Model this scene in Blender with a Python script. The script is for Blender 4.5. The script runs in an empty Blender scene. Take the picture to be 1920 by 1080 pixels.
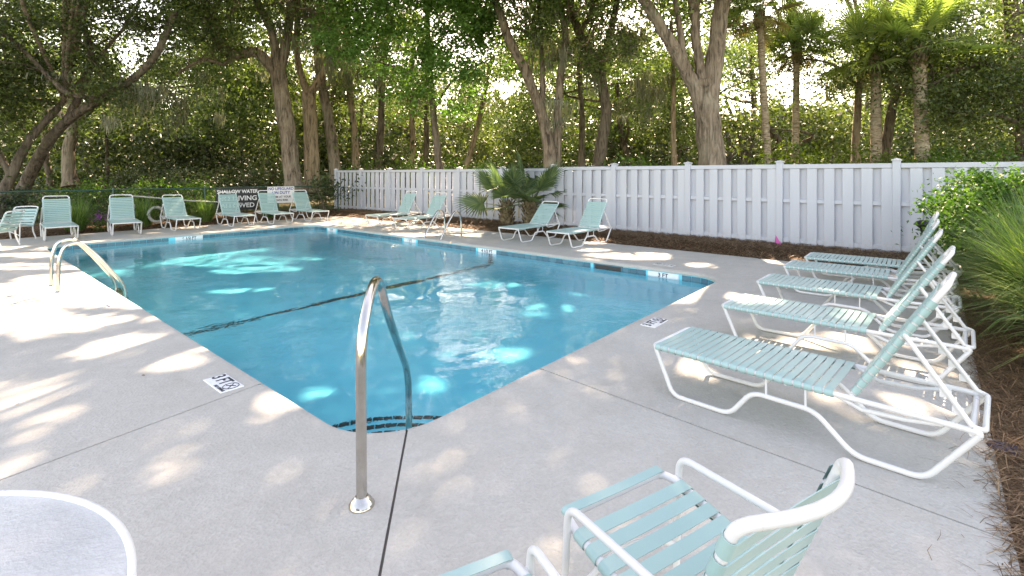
import bpy, bmesh, math, random
import numpy as np
from mathutils import Vector, Matrix

# ------------------------------------------------------------------ camera, sky, sun, exposure
# World axes follow the pool: x runs across the pool (6.1 m), y along it (12.19 m), origin at its near corner, z = 0 on the deck.
SC = bpy.context.scene
COL = SC.collection
CAM = Vector((-1.614, -2.400, 1.527))
FWD = Vector((0.7619, 0.6477, 0.0)); RGT = Vector((0.6477, -0.7619, 0.0))
FPX = 933.0; HOR = 327.0
cd = bpy.data.cameras.new('camera'); cam = bpy.data.objects.new('camera', cd); COL.objects.link(cam)
cam.location = CAM
cam.rotation_euler = FWD.to_track_quat('-Z', 'Y').to_euler()
cd.sensor_width = 36.0; cd.lens = FPX / 1920 * 36.0
cd.shift_y = -(540 - HOR) / 1920.0
cd.clip_start = 0.05; cd.clip_end = 2000
SC.camera = cam

SUN_DIR = Vector((0.823, 0.568, 0.93)).normalized()          # towards the sun
SUN_EL = math.asin(SUN_DIR.z); SUN_ROT = math.atan2(SUN_DIR.x, SUN_DIR.y)
w = bpy.data.worlds.new('World'); SC.world = w; w.use_nodes = True
sky = w.node_tree.nodes.new('ShaderNodeTexSky'); sky.sky_type = 'NISHITA'; sky.sun_disc = False
sky.sun_elevation = SUN_EL; sky.sun_rotation = SUN_ROT; sky.dust_density = 1.2; sky.air_density = 1.0; sky.ozone_density = 1.0
w.node_tree.links.new(sky.outputs[0], w.node_tree.nodes['Background'].inputs[0])
w.node_tree.nodes['Background'].inputs[1].default_value = 0.15
sl = bpy.data.lights.new('sun', 'SUN'); sl.energy = 3.4; sl.angle = math.radians(0.53); sl.color = (1.0, 0.985, 0.965)
so = bpy.data.objects.new('sun', sl); COL.objects.link(so)
so.rotation_euler = (-SUN_DIR).to_track_quat('-Z', 'Y').to_euler(); so.location = (0, 0, 30)
sl.cycles.is_caustics_light = True
SC.view_settings.view_transform = 'Standard'; SC.view_settings.look = 'None'
SC.view_settings.gamma = 1.0; SC.view_settings.use_curve_mapping = False
SC.view_settings.exposure = 2.70
SC.view_settings.use_white_balance = True; SC.view_settings.white_balance_temperature = 10400; SC.view_settings.white_balance_tint = 20
SC.render.engine = 'CYCLES'
SC.cycles.use_denoising = True
SC.cycles.max_bounces = 10; SC.cycles.diffuse_bounces = 4; SC.cycles.glossy_bounces = 4
SC.cycles.transmission_bounces = 8; SC.cycles.transparent_max_bounces = 8
SC.cycles.sample_clamp_indirect = 8.0

PI = math.pi
RNG = np.random.default_rng(7)
random.seed(7)

# ------------------------------------------------------------------ helpers
def at(px, py, Y):
    """A point Y metres ahead of the photographer that is seen at (px, py) in the 1920 x 1080 photograph."""
    p = CAM + FWD * Y + RGT * ((px - 960) / FPX * Y)
    p.z = CAM.z - (py - HOR) / FPX * Y
    return p
def gnd(px, py, z=0.0):
    return at(px, py, FPX * (CAM.z - z) / (py - HOR))
def cg(X, Y, z=0.0):
    p = CAM + FWD * Y + RGT * X; p.z = z
    return p

def mesh_np(name, verts, faces_idx, nper, mats=(), smooth=False):
    """Fast mesh from numpy arrays; every face has nper corners."""
    me = bpy.data.meshes.new(name)
    nv = len(verts); nf = len(faces_idx)
    me.vertices.add(nv); me.vertices.foreach_set('co', np.asarray(verts, dtype=np.float32).ravel())
    me.loops.add(nf * nper); me.loops.foreach_set('vertex_index', np.asarray(faces_idx, dtype=np.int32).ravel())
    me.polygons.add(nf)
    me.polygons.foreach_set('loop_start', np.arange(0, nf * nper, nper, dtype=np.int32))
    me.polygons.foreach_set('loop_total', np.full(nf, nper, dtype=np.int32))
    if smooth: me.polygons.foreach_set('use_smooth', np.ones(nf, dtype=bool))
    me.update(calc_edges=True)
    for m in mats: me.materials.append(m)
    return me

class MB:
    """Collects vertices and faces of one mesh."""
    def __init__(s): s.v = []; s.f = []; s.sm = []
    def add(s, vs, fs, smooth=False):
        b = len(s.v); s.v += [tuple(p) for p in vs]
        for f in fs: s.f.append(tuple(i + b for i in f)); s.sm.append(smooth)
    def box(s, c, d, rz=0.0, bev=0.0):
        c = Vector(c); hx, hy, hz = d[0] / 2, d[1] / 2, d[2] / 2
        R = Matrix.Rotation(rz, 3, 'Z')
        if bev <= 0:
            vs = [c + R @ Vector((x * hx, y * hy, z * hz)) for z in (-1, 1) for y in (-1, 1) for x in (-1, 1)]
            s.add(vs, [(0, 2, 3, 1), (4, 5, 7, 6), (0, 1, 5, 4), (2, 6, 7, 3), (0, 4, 6, 2), (1, 3, 7, 5)])
        else:
            b = bev
            def oct_(z, i):
                X, Y = hx - i, hy - i
                return [c + R @ Vector(q) for q in ((X, -Y + b, z), (X, Y - b, z), (X - b, Y, z), (-X + b, Y, z), (-X, Y - b, z), (-X, -Y + b, z), (-X + b, -Y, z), (X - b, -Y, z))]
            rings = [oct_(-hz, b), oct_(-hz + b, 0), oct_(hz - b, 0), oct_(hz, b)]
            vs = [p for r in rings for p in r]; fs = []
            for k in range(3):
                for i in range(8):
                    j = (i + 1) % 8; fs.append((k * 8 + i, k * 8 + j, k * 8 + 8 + j, k * 8 + 8 + i))
            fs.append(tuple(range(7, -1, -1))); fs.append(tuple(range(24, 32)))
            s.add(vs, fs)
    def tube(s, pts, r, n=8, caps=True, closed=False):
        pts = [Vector(p) for p in pts]; N = len(pts)
        rs = r if hasattr(r, '__len__') else [r] * N
        if closed: tg = [(pts[(i + 1) % N] - pts[i - 1]).normalized() for i in range(N)]
        else: tg = [(pts[min(i + 1, N - 1)] - pts[max(i - 1, 0)]).normalized() for i in range(N)]
        ref = Vector((0, 0, 1)) if abs(tg[0].z) < 0.9 else Vector((1, 0, 0))
        nx = tg[0].cross(ref).normalized(); vs = []
        for i in range(N):
            if i:
                nx = nx - tg[i] * nx.dot(tg[i])
                if nx.length < 1e-6: nx = tg[i].orthogonal()
                nx.normalize()
            ny = tg[i].cross(nx)
            for k in range(n):
                a = 2 * PI * k / n
                vs.append(pts[i] + (nx * math.cos(a) + ny * math.sin(a)) * rs[i])
        fs = []
        for i in range(N if closed else N - 1):
            j = (i + 1) % N
            for k in range(n):
                l = (k + 1) % n; fs.append((i * n + k, i * n + l, j * n + l, j * n + k))
        s.add(vs, fs, True)
        if caps and not closed:
            s.add(vs[:n], [tuple(range(n - 1, -1, -1))]); s.add(vs[-n:], [tuple(range(n))])
    def lathe(s, prof, n=24, c=(0, 0, 0), smooth=True):
        vs = []; fs = []
        for (r, z) in prof:
            for k in range(n):
                a = 2 * PI * k / n; vs.append((c[0] + r * math.cos(a), c[1] + r * math.sin(a), c[2] + z))
        for i in range(len(prof) - 1):
            for k in range(n):
                l = (k + 1) % n; fs.append((i * n + k, i * n + l, (i + 1) * n + l, (i + 1) * n + k))
        s.add(vs, fs, smooth)
    def mesh(s, name, mat=None):
        me = bpy.data.meshes.new(name); me.from_pydata(s.v, [], s.f)
        me.polygons.foreach_set('use_smooth', s.sm)
        if mat: me.materials.append(mat)
        me.update(); return me
    def build(s, name, mat=None, parent=None):
        return link(name, s.mesh(name, mat), parent)

def link(name, data, parent=None, loc=None, rot=None):
    o = bpy.data.objects.new(name, data); COL.objects.link(o)
    if parent: o.parent = parent
    if loc is not None: o.location = loc
    if rot is not None: o.rotation_euler = rot
    return o
def tag(o, label=None, cat=None, group=None, kind=None):
    if label: o['label'] = label
    if cat: o['category'] = cat
    if group: o['group'] = group
    if kind: o['kind'] = kind
    return o
def empty(name, loc=(0, 0, 0), rz=0.0):
    o = bpy.data.objects.new(name, None); COL.objects.link(o); o.location = loc; o.rotation_euler = (0, 0, rz)
    o.empty_display_size = 0.2
    return o
def fillet(pts, r, seg=5, closed=False):
    """Round the corners of a polyline."""
    pts = [Vector(p) for p in pts]; out = []; N = len(pts)
    for i in range(N):
        if not closed and i in (0, N - 1): out.append(pts[i]); continue
        a, b, c = pts[i - 1], pts[i], pts[(i + 1) % N]
        d1 = (a - b); d2 = (c - b); l = min(r, d1.length * 0.48, d2.length * 0.48)
        p0 = b + d1.normalized() * l; p2 = b + d2.normalized() * l
        for k in range(seg + 1):
            t = k / seg; out.append(p0 * (1 - t) ** 2 + b * 2 * t * (1 - t) + p2 * t * t)
    return out

# ------------------------------------------------------------------ materials
def new_mat(name):
    m = bpy.data.materials.new(name); m.use_nodes = True
    nt = m.node_tree; nt.nodes.clear()
    out = nt.nodes.new('ShaderNodeOutputMaterial')
    return m, nt, out
def N(nt, t, **kw):
    n = nt.nodes.new(t)
    for k, v in kw.items():
        if k in n.inputs: n.inputs[k].default_value = v
        else: setattr(n, k, v)
    return n
def L(nt, a, b): nt.links.new(a, b)
def ramp(nt, fac, stops):
    r = nt.nodes.new('ShaderNodeValToRGB'); e = r.color_ramp.elements
    while len(e) < len(stops): e.new(0.5)
    for i, (p, c) in enumerate(stops):
        e[i].position = p; e[i].color = (c[0], c[1], c[2], 1)
    L(nt, fac, r.inputs[0]); return r.outputs[0]
def noise(nt, vec, scale, detail=4, rough=0.55, dist=0.0):
    n = N(nt, 'ShaderNodeTexNoise'); n.inputs['Scale'].default_value = scale; n.inputs['Detail'].default_value = detail
    n.inputs['Roughness'].default_value = rough; n.inputs['Distortion'].default_value = dist
    if vec is not None: L(nt, vec, n.inputs['Vector'])
    return n.outputs['Fac']
def pos(nt): return N(nt, 'ShaderNodeNewGeometry').outputs['Position']
def objco(nt): return N(nt, 'ShaderNodeTexCoord').outputs['Object']
def mapping(nt, vec, sc=(1, 1, 1), loc=(0, 0, 0)):
    m = N(nt, 'ShaderNodeMapping'); m.inputs['Scale'].default_value = sc; m.inputs['Location'].default_value = loc
    L(nt, vec, m.inputs['Vector']); return m.outputs[0]
def mixc(nt, fac, a, b, mode='MIX'):
    m = N(nt, 'ShaderNodeMix', data_type='RGBA', blend_type=mode)
    for s, v in ((m.inputs[0], fac), (m.inputs[6], a), (m.inputs[7], b)):
        if isinstance(v, (int, float)): s.default_value = v
        elif isinstance(v, tuple): s.default_value = (v[0], v[1], v[2], 1)
        else: L(nt, v, s)
    return m.outputs[2]
def math_(nt, op, a, b=0.5, clamp=False):
    m = N(nt, 'ShaderNodeMath', operation=op, use_clamp=clamp)
    for s, v in ((m.inputs[0], a), (m.inputs[1], b)):
        if isinstance(v, (int, float)): s.default_value = v
        else: L(nt, v, s)
    return m.outputs[0]
def bump(nt, h, strength=0.3, dist=0.01):
    b = N(nt, 'ShaderNodeBump'); b.inputs['Strength'].default_value = strength; b.inputs['Distance'].default_value = dist
    L(nt, h, b.inputs['Height']); return b.outputs[0]
def principled(nt, out, color, rough=0.5, metal=0.0, spec=0.5, normal=None):
    p = N(nt, 'ShaderNodeBsdfPrincipled')
    for s, v in ((p.inputs['Base Color'], color), (p.inputs['Roughness'], rough), (p.inputs['Metallic'], metal), (p.inputs['Specular IOR Level'], spec)):
        if isinstance(v, (int, float)): s.default_value = v
        elif isinstance(v, tuple): s.default_value = (v[0], v[1], v[2], 1)
        else: L(nt, v, s)
    if normal is not None: L(nt, normal, p.inputs['Normal'])
    L(nt, p.outputs[0], out.inputs['Surface']); return p

def mat_concrete():
    m, nt, out = new_mat('sprayed_concrete')
    P = pos(nt)
    big = noise(nt, P, 0.55, 5, 0.6); mid = noise(nt, P, 3.2, 5, 0.6, 0.4); fine = noise(nt, P, 70, 3, 0.7)
    c = ramp(nt, big, [(0.3, (0.454, 0.432, 0.398)), (0.7, (0.541, 0.519, 0.484))])
    c = mixc(nt, 0.35, c, ramp(nt, mid, [(0.3, (0.375, 0.358, 0.328)), (0.75, (0.567, 0.545, 0.511))]))
    spots = noise(nt, P, 9.0, 6, 0.75)
    c = mixc(nt, ramp(nt, spots, [(0.62, (0, 0, 0)), (0.78, (0.55, 0.55, 0.55))]), c, (0.349, 0.336, 0.315))
    c = mixc(nt, ramp(nt, fine, [(0.35, (0.35, 0.35, 0.35)), (0.6, (0, 0, 0))]), c, (0.366, 0.358, 0.339))
    mott = noise(nt, P, 26, 4, 0.65, 0.8)
    c = mixc(nt, ramp(nt, mott, [(0.40, (0.20,) * 3), (0.58, (0, 0, 0))]), c, (0.349, 0.331, 0.301))
    c = mixc(nt, ramp(nt, mott, [(0.58, (0, 0, 0)), (0.75, (0.28,) * 3)]), c, (0.611, 0.593, 0.558))
    dirt = noise(nt, P, 1.7, 6, 0.7, 1.2)
    c = mixc(nt, ramp(nt, dirt, [(0.54, (0, 0, 0)), (0.72, (0.42,) * 3)]), c, (0.358, 0.328, 0.279))
    streak = noise(nt, mapping(nt, P, (1.2, 4.5, 1)), 1.1, 4, 0.6, 1.0)
    c = mixc(nt, ramp(nt, streak, [(0.55, (0, 0, 0)), (0.75, (0.35, 0.35, 0.35))]), c, (0.410, 0.375, 0.323))
    vor = N(nt, 'ShaderNodeTexVoronoi'); vor.inputs['Scale'].default_value = 55; L(nt, P, vor.inputs['Vector'])
    h = math_(nt, 'ADD', math_(nt, 'ADD', math_(nt, 'MULTIPLY', fine, 0.6), math_(nt, 'MULTIPLY', mott, 1.0)), math_(nt, 'MULTIPLY', vor.outputs['Distance'], 0.4))
    principled(nt, out, c, 0.82, 0, 0.3, bump(nt, h, 0.7, 0.009))
    return m
def mat_paint(name, col, rough=0.35, chips=0.0, chipcol=(0.3, 0.28, 0.26), var=0.04, spec=0.5):
    m, nt, out = new_mat(name)
    P = pos(nt)
    a = noise(nt, P, 6, 4, 0.6)
    c = mixc(nt, a, tuple(x * (1 - var) for x in col), tuple(min(1, x * (1 + var)) for x in col))
    if chips > 0:
        s = noise(nt, P, 38, 4, 0.7)
        c = mixc(nt, ramp(nt, s, [(0.72 - chips * 0.1, (0, 0, 0)), (0.76 - chips * 0.1, (0.8, 0.8, 0.8))]), c, chipcol)
    r = ramp(nt, noise(nt, P, 15, 3), [(0.3, (rough * 0.8,) * 3), (0.7, (min(1, rough * 1.25),) * 3)])
    principled(nt, out, c, r, 0, spec, bump(nt, noise(nt, P, 120, 2), 0.08, 0.002))
    return m
def mat_plaster():
    m, nt, out = new_mat('pool_plaster')
    P = pos(nt)
    c = ramp(nt, noise(nt, P, 0.9, 5, 0.6), [(0.3, (0.06, 0.62, 0.74)), (0.7, (0.10, 0.68, 0.80))])
    c = mixc(nt, ramp(nt, noise(nt, P, 4, 5, 0.7), [(0.6, (0, 0, 0)), (0.8, (0.3, 0.3, 0.3))]), c, (0.04, 0.53, 0.65))
    principled(nt, out, c, 0.8, 0, 0.2)
    return m
def mat_tile():
    m, nt, out = new_mat('glazed_blue_tile')
    oi = N(nt, 'ShaderNodeObjectInfo')
    P = pos(nt)
    c = ramp(nt, oi.outputs['Random'], [(0.0, (0.012, 0.062, 0.095)), (0.35, (0.022, 0.11, 0.155)), (0.7, (0.035, 0.155, 0.20)), (1.0, (0.07, 0.21, 0.26))])
    c = mixc(nt, noise(nt, P, 30, 4, 0.7), c, (0.05, 0.18, 0.24), 'MIX')
    principled(nt, out, c, 0.15, 0, 0.5, bump(nt, noise(nt, P, 40, 2), 0.1, 0.004))
    return m
def mat_water():
    m, nt, out = new_mat('pool_water')
    g = N(nt, 'ShaderNodeBsdfGlass'); g.inputs['IOR'].default_value = 1.333; g.inputs['Roughness'].default_value = 0.0
    g.inputs['Color'].default_value = (0.92, 0.985, 1, 1)
    P = mapping(nt, pos(nt), (1.0, 1.0, 0.0))
    n1 = noise(nt, P, 5.8, 3, 0.55, 0.6)
    mask = ramp(nt, noise(nt, P, 0.42, 2, 0.5), [(0.38, (0.10,) * 3), (0.62, (1,) * 3)])
    n2 = noise(nt, P, 18, 2, 0.5, 0.3)
    h = math_(nt, 'MULTIPLY', math_(nt, 'ADD', n1, math_(nt, 'MULTIPLY', n2, 0.22)), mask)
    L(nt, bump(nt, h, 0.55, 0.021), g.inputs['Normal'])
    L(nt, g.outputs[0], out.inputs['Surface'])
    return m
def mat_steel():
    m, nt, out = new_mat('polished_stainless_steel')
    P = objco(nt)
    r = ramp(nt, noise(nt, mapping(nt, P, (40, 40, 6)), 3, 4), [(0.3, (0.10,) * 3), (0.7, (0.24,) * 3)])
    c = ramp(nt, noise(nt, P, 9, 5, 0.7), [(0.35, (0.62, 0.59, 0.55)), (0.65, (0.50, 0.46, 0.41))])
    principled(nt, out, c, r, 1.0, 0.5)
    return m
def mat_leaf(name, cols, trans=0.42, gloss=0.35, hue=0.0):
    m, nt, out = new_mat(name)
    geo = N(nt, 'ShaderNodeNewGeometry')
    k = len(cols)
    c = ramp(nt, geo.outputs['Random Per Island'], [(i / max(1, k - 1), cols[i]) for i in range(k)])
    d = N(nt, 'ShaderNodeBsdfPrincipled'); L(nt, c, d.inputs['Base Color']); d.inputs['Roughness'].default_value = gloss + 0.1; d.inputs['Specular IOR Level'].default_value = 0.4
    t = N(nt, 'ShaderNodeBsdfTranslucent'); L(nt, mixc(nt, 1.0, c, (1.0, 0.95, 0.38), 'MULTIPLY'), t.inputs['Color'])
    tm = mixc(nt, 0.6, c, (1, 1, 1))
    mx = N(nt, 'ShaderNodeMixShader'); mx.inputs[0].default_value = trans
    bright = N(nt, 'ShaderNodeMix', data_type='RGBA', blend_type='MULTIPLY'); bright.inputs[0].default_value = 1.0
    L(nt, c, bright.inputs[6]); bright.inputs[7].default_value = (1.18, 1.36, 0.66, 1)
    L(nt, bright.outputs[2], t.inputs['Color'])
    L(nt, d.outputs[0], mx.inputs[1]); L(nt, t.outputs[0], mx.inputs[2]); L(nt, mx.outputs[0], out.inputs['Surface'])
    return m
def mat_bark(name, a, b, sz=(9, 9, 1.6), strength=0.9):
    m, nt, out = new_mat(name)
    P = pos(nt)
    n1 = noise(nt, mapping(nt, P, sz), 1.0, 6, 0.65, 0.8)
    n2 = noise(nt, P, 1.3, 4, 0.6)
    c = ramp(nt, n1, [(0.36, tuple(x * 0.30 for x in a)), (0.5, a), (0.72, b)])
    c = mixc(nt, ramp(nt, n2, [(0.5, (0, 0, 0)), (0.72, (0.5, 0.5, 0.5))]), c, (b[0] * 0.9, b[1] * 1.0, b[2] * 0.95))
    principled(nt, out, c, 0.9, 0, 0.2, bump(nt, n1, strength, 0.12))
    return m
def mat_soil(name, a, b):
    m, nt, out = new_mat(name)
    P = pos(nt)
    n1 = noise(nt, P, 14, 6, 0.75, 0.6); n2 = noise(nt, P, 0.8, 4, 0.6)
    c = ramp(nt, n1, [(0.3, tuple(x * 0.4 for x in a)), (0.5, a), (0.75, b)])
    c = mixc(nt, ramp(nt, n2, [(0.45, (0, 0, 0)), (0.7, (0.5, 0.5, 0.5))]), c, tuple(x * 0.6 for x in a))
    principled(nt, out, c, 0.95, 0, 0.15, bump(nt, n1, 1.0, 0.05))
    return m
def mat_forest_floor():
    m, nt, out = new_mat('forest_floor')
    P = pos(nt)
    n1 = noise(nt, P, 5, 6, 0.75, 0.6); n2 = noise(nt, P, 0.35, 4, 0.6)
    c = ramp(nt, n1, [(0.3, (0.035, 0.025, 0.015)), (0.5, (0.11, 0.08, 0.045)), (0.75, (0.20, 0.15, 0.085))])
    c = mixc(nt, ramp(nt, n2, [(0.42, (0, 0, 0)), (0.6, (0.85,) * 3)]), c, ramp(nt, n1, [(0.3, (0.03, 0.05, 0.012)), (0.7, (0.10, 0.15, 0.035))]))
    principled(nt, out, c, 0.95, 0, 0.15, bump(nt, n1, 1.0, 0.08))
    return m
def mat_far_trees():
    m, nt, out = new_mat('far_tree_crowns')
    P = pos(nt)
    n1 = noise(nt, P, 1.6, 6, 0.8, 0.5)
    c = ramp(nt, n1, [(0.35, (0.02, 0.03, 0.012)), (0.5, (0.06, 0.08, 0.028)), (0.68, (0.13, 0.15, 0.055))])
    principled(nt, out, c, 0.9, 0, 0.1, bump(nt, n1, 1.0, 0.8))
    return m
def mat_simple(name, c, rough=0.5, metal=0.0, trans=0.0, var=0.1, scale=10):
    m, nt, out = new_mat(name)
    a = noise(nt, objco(nt), scale, 4, 0.6)
    col = mixc(nt, a, tuple(x * (1 - var) for x in c), tuple(min(1, x * (1 + var)) for x in c))
    p = principled(nt, out, col, rough, metal)
    return m
def mat_strap():
    m, nt, out = new_mat('aqua_vinyl_strap')
    P = pos(nt); oi = N(nt, 'ShaderNodeObjectInfo')
    a = noise(nt, P, 5, 4, 0.6)
    c = mixc(nt, a, (0.25, 0.43, 0.425), (0.31, 0.49, 0.48))
    c = mixc(nt, math_(nt, 'MULTIPLY', oi.outputs['Random'], 0.5), c, (0.35, 0.52, 0.505))
    c = mixc(nt, ramp(nt, noise(nt, P, 28, 5, 0.7), [(0.62, (0, 0, 0)), (0.8, (0.3,) * 3)]), c, (0.20, 0.30, 0.30))
    principled(nt, out, c, 0.3, 0, 0.5, bump(nt, noise(nt, P, 60, 2), 0.06, 0.003))
    return m
def mat_vinyl_fence():
    m, nt, out = new_mat('white_vinyl_fence')
    P = pos(nt); oi = N(nt, 'ShaderNodeObjectInfo')
    a = noise(nt, mapping(nt, P, (3, 3, 0.6)), 2.0, 4, 0.6)
    c = mixc(nt, a, (0.455, 0.485, 0.545), (0.53, 0.56, 0.62))
    c = mixc(nt, math_(nt, 'MULTIPLY', oi.outputs['Random'], 0.35), c, (0.43, 0.46, 0.53))
    sep = N(nt, 'ShaderNodeSeparateXYZ'); L(nt, P, sep.inputs[0])
    low = math_(nt, 'SUBTRACT', 1.0, math_(nt, 'MULTIPLY', sep.outputs['Z'], 2.6), True)
    sp = noise(nt, P, 16, 5, 0.75)
    c = mixc(nt, math_(nt, 'MULTIPLY', low, ramp(nt, sp, [(0.45, (0, 0, 0)), (0.75, (0.8,) * 3)])), c, (0.36, 0.31, 0.26))
    principled(nt, out, c, 0.42, 0, 0.45)
    return m
def mat_frosted():
    m, nt, out = new_mat('frosted_acrylic_top')
    P = pos(nt)
    c = ramp(nt, noise(nt, P, 4, 5, 0.65), [(0.3, (0.42, 0.43, 0.435)), (0.7, (0.55, 0.56, 0.565))])
    c = mixc(nt, ramp(nt, noise(nt, P, 1.6, 3, 0.5), [(0.58, (0, 0, 0)), (0.75, (0.4,) * 3)]), c, (0.42, 0.40, 0.36))
    n = noise(nt, P, 70, 3, 0.6)
    principled(nt, out, c, 0.22, 0, 0.5, bump(nt, n, 0.8, 0.004))
    return m
def mat_glass_leafmoss():
    return mat_leaf('spanish_moss', [(0.15, 0.155, 0.115), (0.22, 0.225, 0.17), (0.29, 0.285, 0.22)], 0.25, 0.8)

M = dict(
    concrete=mat_concrete(), white=mat_paint('white_powder_coat', (0.68, 0.68, 0.68), 0.32, 0.25), strap=mat_strap(),
    plaster=mat_plaster(), tile=mat_tile(), water=mat_water(), steel=mat_steel(), fence=mat_vinyl_fence(),
    joint=mat_simple('joint_filler', (0.13, 0.12, 0.11), 0.9), marker=mat_paint('white_marker_tile', (0.78, 0.79, 0.80), 0.3),
    marker_old=mat_paint('worn_marker_tile', (0.60, 0.59, 0.58), 0.6, 0.6, (0.5, 0.48, 0.46)),
    ink=mat_simple('black_lettering', (0.03, 0.032, 0.05), 0.5), ink_old=mat_simple('worn_lettering', (0.22, 0.22, 0.24), 0.7),
    ink_blue=mat_simple('blue_lettering', (0.03, 0.05, 0.30), 0.5), ink_white=mat_simple('white_lettering', (0.8, 0.8, 0.8), 0.5),
    navy=mat_simple('dark_navy_tile', (0.025, 0.04, 0.055), 0.2), black=mat_simple('black_plastic', (0.02, 0.02, 0.022), 0.4),
    sign_black=mat_simple('black_sign_panel', (0.025, 0.025, 0.028), 0.4), sign_white=mat_simple('white_sign_panel', (0.78, 0.78, 0.78), 0.4),
    oak=mat_bark('live_oak_bark', (0.235, 0.18, 0.135), (0.40, 0.325, 0.26)), oak_dark=mat_bark('dark_oak_bark', (0.14, 0.11, 0.085), (0.25, 0.20, 0.16)),
    oak_warm=mat_bark('warm_oak_bark', (0.29, 0.21, 0.14), (0.45, 0.35, 0.25)),
    palmbark=mat_bark('palm_bark', (0.38, 0.30, 0.215), (0.55, 0.455, 0.35), (5, 5, 16), 0.8),
    boot=mat_bark('palm_boot', (0.20, 0.15, 0.09), (0.36, 0.29, 0.20), (10, 10, 10), 0.9),
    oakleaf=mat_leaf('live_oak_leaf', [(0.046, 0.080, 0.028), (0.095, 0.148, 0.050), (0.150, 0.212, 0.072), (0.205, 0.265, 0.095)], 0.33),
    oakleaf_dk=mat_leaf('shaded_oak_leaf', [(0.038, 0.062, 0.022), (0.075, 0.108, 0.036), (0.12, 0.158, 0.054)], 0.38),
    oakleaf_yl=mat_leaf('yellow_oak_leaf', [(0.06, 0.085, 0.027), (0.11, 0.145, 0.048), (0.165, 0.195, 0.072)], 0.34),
    under=mat_leaf('shade_darkened_leaf', [(0.026, 0.044, 0.016), (0.048, 0.074, 0.026), (0.085, 0.115, 0.038)], 0.16),  # darker, less translucent leaf; shade under the trees put into its colour
    maple=mat_leaf('maple_leaf', [(0.075, 0.175, 0.045), (0.11, 0.24, 0.06), (0.16, 0.31, 0.085)], 0.42),
    shrub=mat_leaf('glossy_shrub_leaf', [(0.025, 0.08, 0.014), (0.045, 0.125, 0.02), (0.075, 0.18, 0.028), (0.11, 0.235, 0.036)], 0.3, 0.45),
    hedge=mat_leaf('hedge_leaf', [(0.03, 0.075, 0.015), (0.06, 0.13, 0.024), (0.10, 0.19, 0.036)], 0.45, 0.3),
    hedge_yl=mat_leaf('yellow_green_shrub_leaf', [(0.045, 0.085, 0.012), (0.09, 0.14, 0.02), (0.15, 0.20, 0.03)], 0.45, 0.3),
    grass=mat_leaf('ornamental_grass_blade', [(0.05, 0.12, 0.03), (0.085, 0.18, 0.045), (0.13, 0.235, 0.06), (0.22, 0.27, 0.10)], 0.35, 0.4),
    frond=mat_leaf('palm_frond', [(0.15, 0.21, 0.075), (0.21, 0.28, 0.10), (0.29, 0.35, 0.14)], 0.55, 0.25),
    frond_dk=mat_leaf('palmetto_frond', [(0.06, 0.115, 0.055), (0.10, 0.16, 0.075), (0.145, 0.205, 0.10)], 0.35, 0.3),
    frond_dry=mat_leaf('dry_palm_frond', [(0.20, 0.15, 0.08), (0.28, 0.22, 0.12)], 0.35, 0.6),
    moss=mat_glass_leafmoss(), mulch=mat_soil('pine_straw_bed', (0.10, 0.055, 0.030), (0.20, 0.115, 0.065)), floor=mat_forest_floor(),
    needle=mat_leaf('pine_needle', [(0.085, 0.042, 0.02), (0.16, 0.085, 0.045), (0.26, 0.15, 0.085), (0.34, 0.22, 0.13)], 0.1, 0.6),
    green_steel=mat_simple('green_coated_steel', (0.012, 0.07, 0.055), 0.35), wood=mat_bark('weathered_post_wood', (0.13, 0.10, 0.075), (0.24, 0.20, 0.16), (14, 14, 2), 0.5),
    frosted=mat_frosted(), fartree=mat_far_trees(), pink=mat_simple('pink_petal', (0.65, 0.12, 0.40), 0.6), purple=mat_simple('purple_petal', (0.22, 0.05, 0.24), 0.6),
    buoy=mat_simple('white_ring_foam', (0.42, 0.42, 0.40), 0.5), blue=mat_simple('blue_plastic', (0.03, 0.12, 0.5), 0.4),
    roller=mat_simple('grey_pvc', (0.45, 0.45, 0.44), 0.5), rock=mat_simple('dark_valve_cap', (0.035, 0.03, 0.06), 0.6),
)

def text(name, s, size, mat, parent, loc, rot, align='CENTER', sx=1.0, bold=0.0, extrude=0.0008):
    cu = bpy.data.curves.new(name, 'FONT'); cu.body = s; cu.size = size; cu.align_x = align; cu.align_y = 'CENTER'
    cu.extrude = extrude; cu.offset = bold; cu.materials.append(mat)
    tmp = bpy.data.objects.new('tmp_text', cu); COL.objects.link(tmp)
    dg = bpy.context.evaluated_depsgraph_get(); me = bpy.data.meshes.new_from_object(tmp.evaluated_get(dg))
    bpy.data.objects.remove(tmp); me.name = name; bpy.data.curves.remove(cu)
    o = link(name, me, parent, loc, rot); o.scale = (sx, 1, 1)
    return o

# ------------------------------------------------------------------ the setting: pool
PW, PL, PR = 6.10, 12.19, 0.46
WATER = -0.135
def perimeter(step=0.05):
    """Pool outline, counter-clockwise seen from above, as (point, outward normal, arc length)."""
    segs = []
    pts = []
    def line(a, b, n):
        d = (b - a).length; k = max(1, int(round(d / 0.1)))
        for i in range(k): pts.append((a + (b - a) * (i / k), n))
    def arc(c, a0):
        k = 12
        for i in range(k):
            a = a0 + (PI / 2) * i / k; n = Vector((math.cos(a), math.sin(a), 0)); pts.append((c + n * PR, n))
    V = Vector
    line(V((PR, 0, 0)), V((PW - PR, 0, 0)), V((0, -1, 0)))
    arc(V((PW - PR, PR, 0)), -PI / 2)
    line(V((PW, PR, 0)), V((PW, PL - PR, 0)), V((1, 0, 0)))
    arc(V((PW - PR, PL - PR, 0)), 0)
    line(V((PW - PR, PL, 0)), V((PR, PL, 0)), V((0, 1, 0)))
    arc(V((PR, PL - PR, 0)), PI / 2)
    line(V((0, PL - PR, 0)), V((0, PR, 0)), V((-1, 0, 0)))
    arc(V((PR, PR, 0)), PI)
    return pts
PER = perimeter()
S = [0.0]
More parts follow.
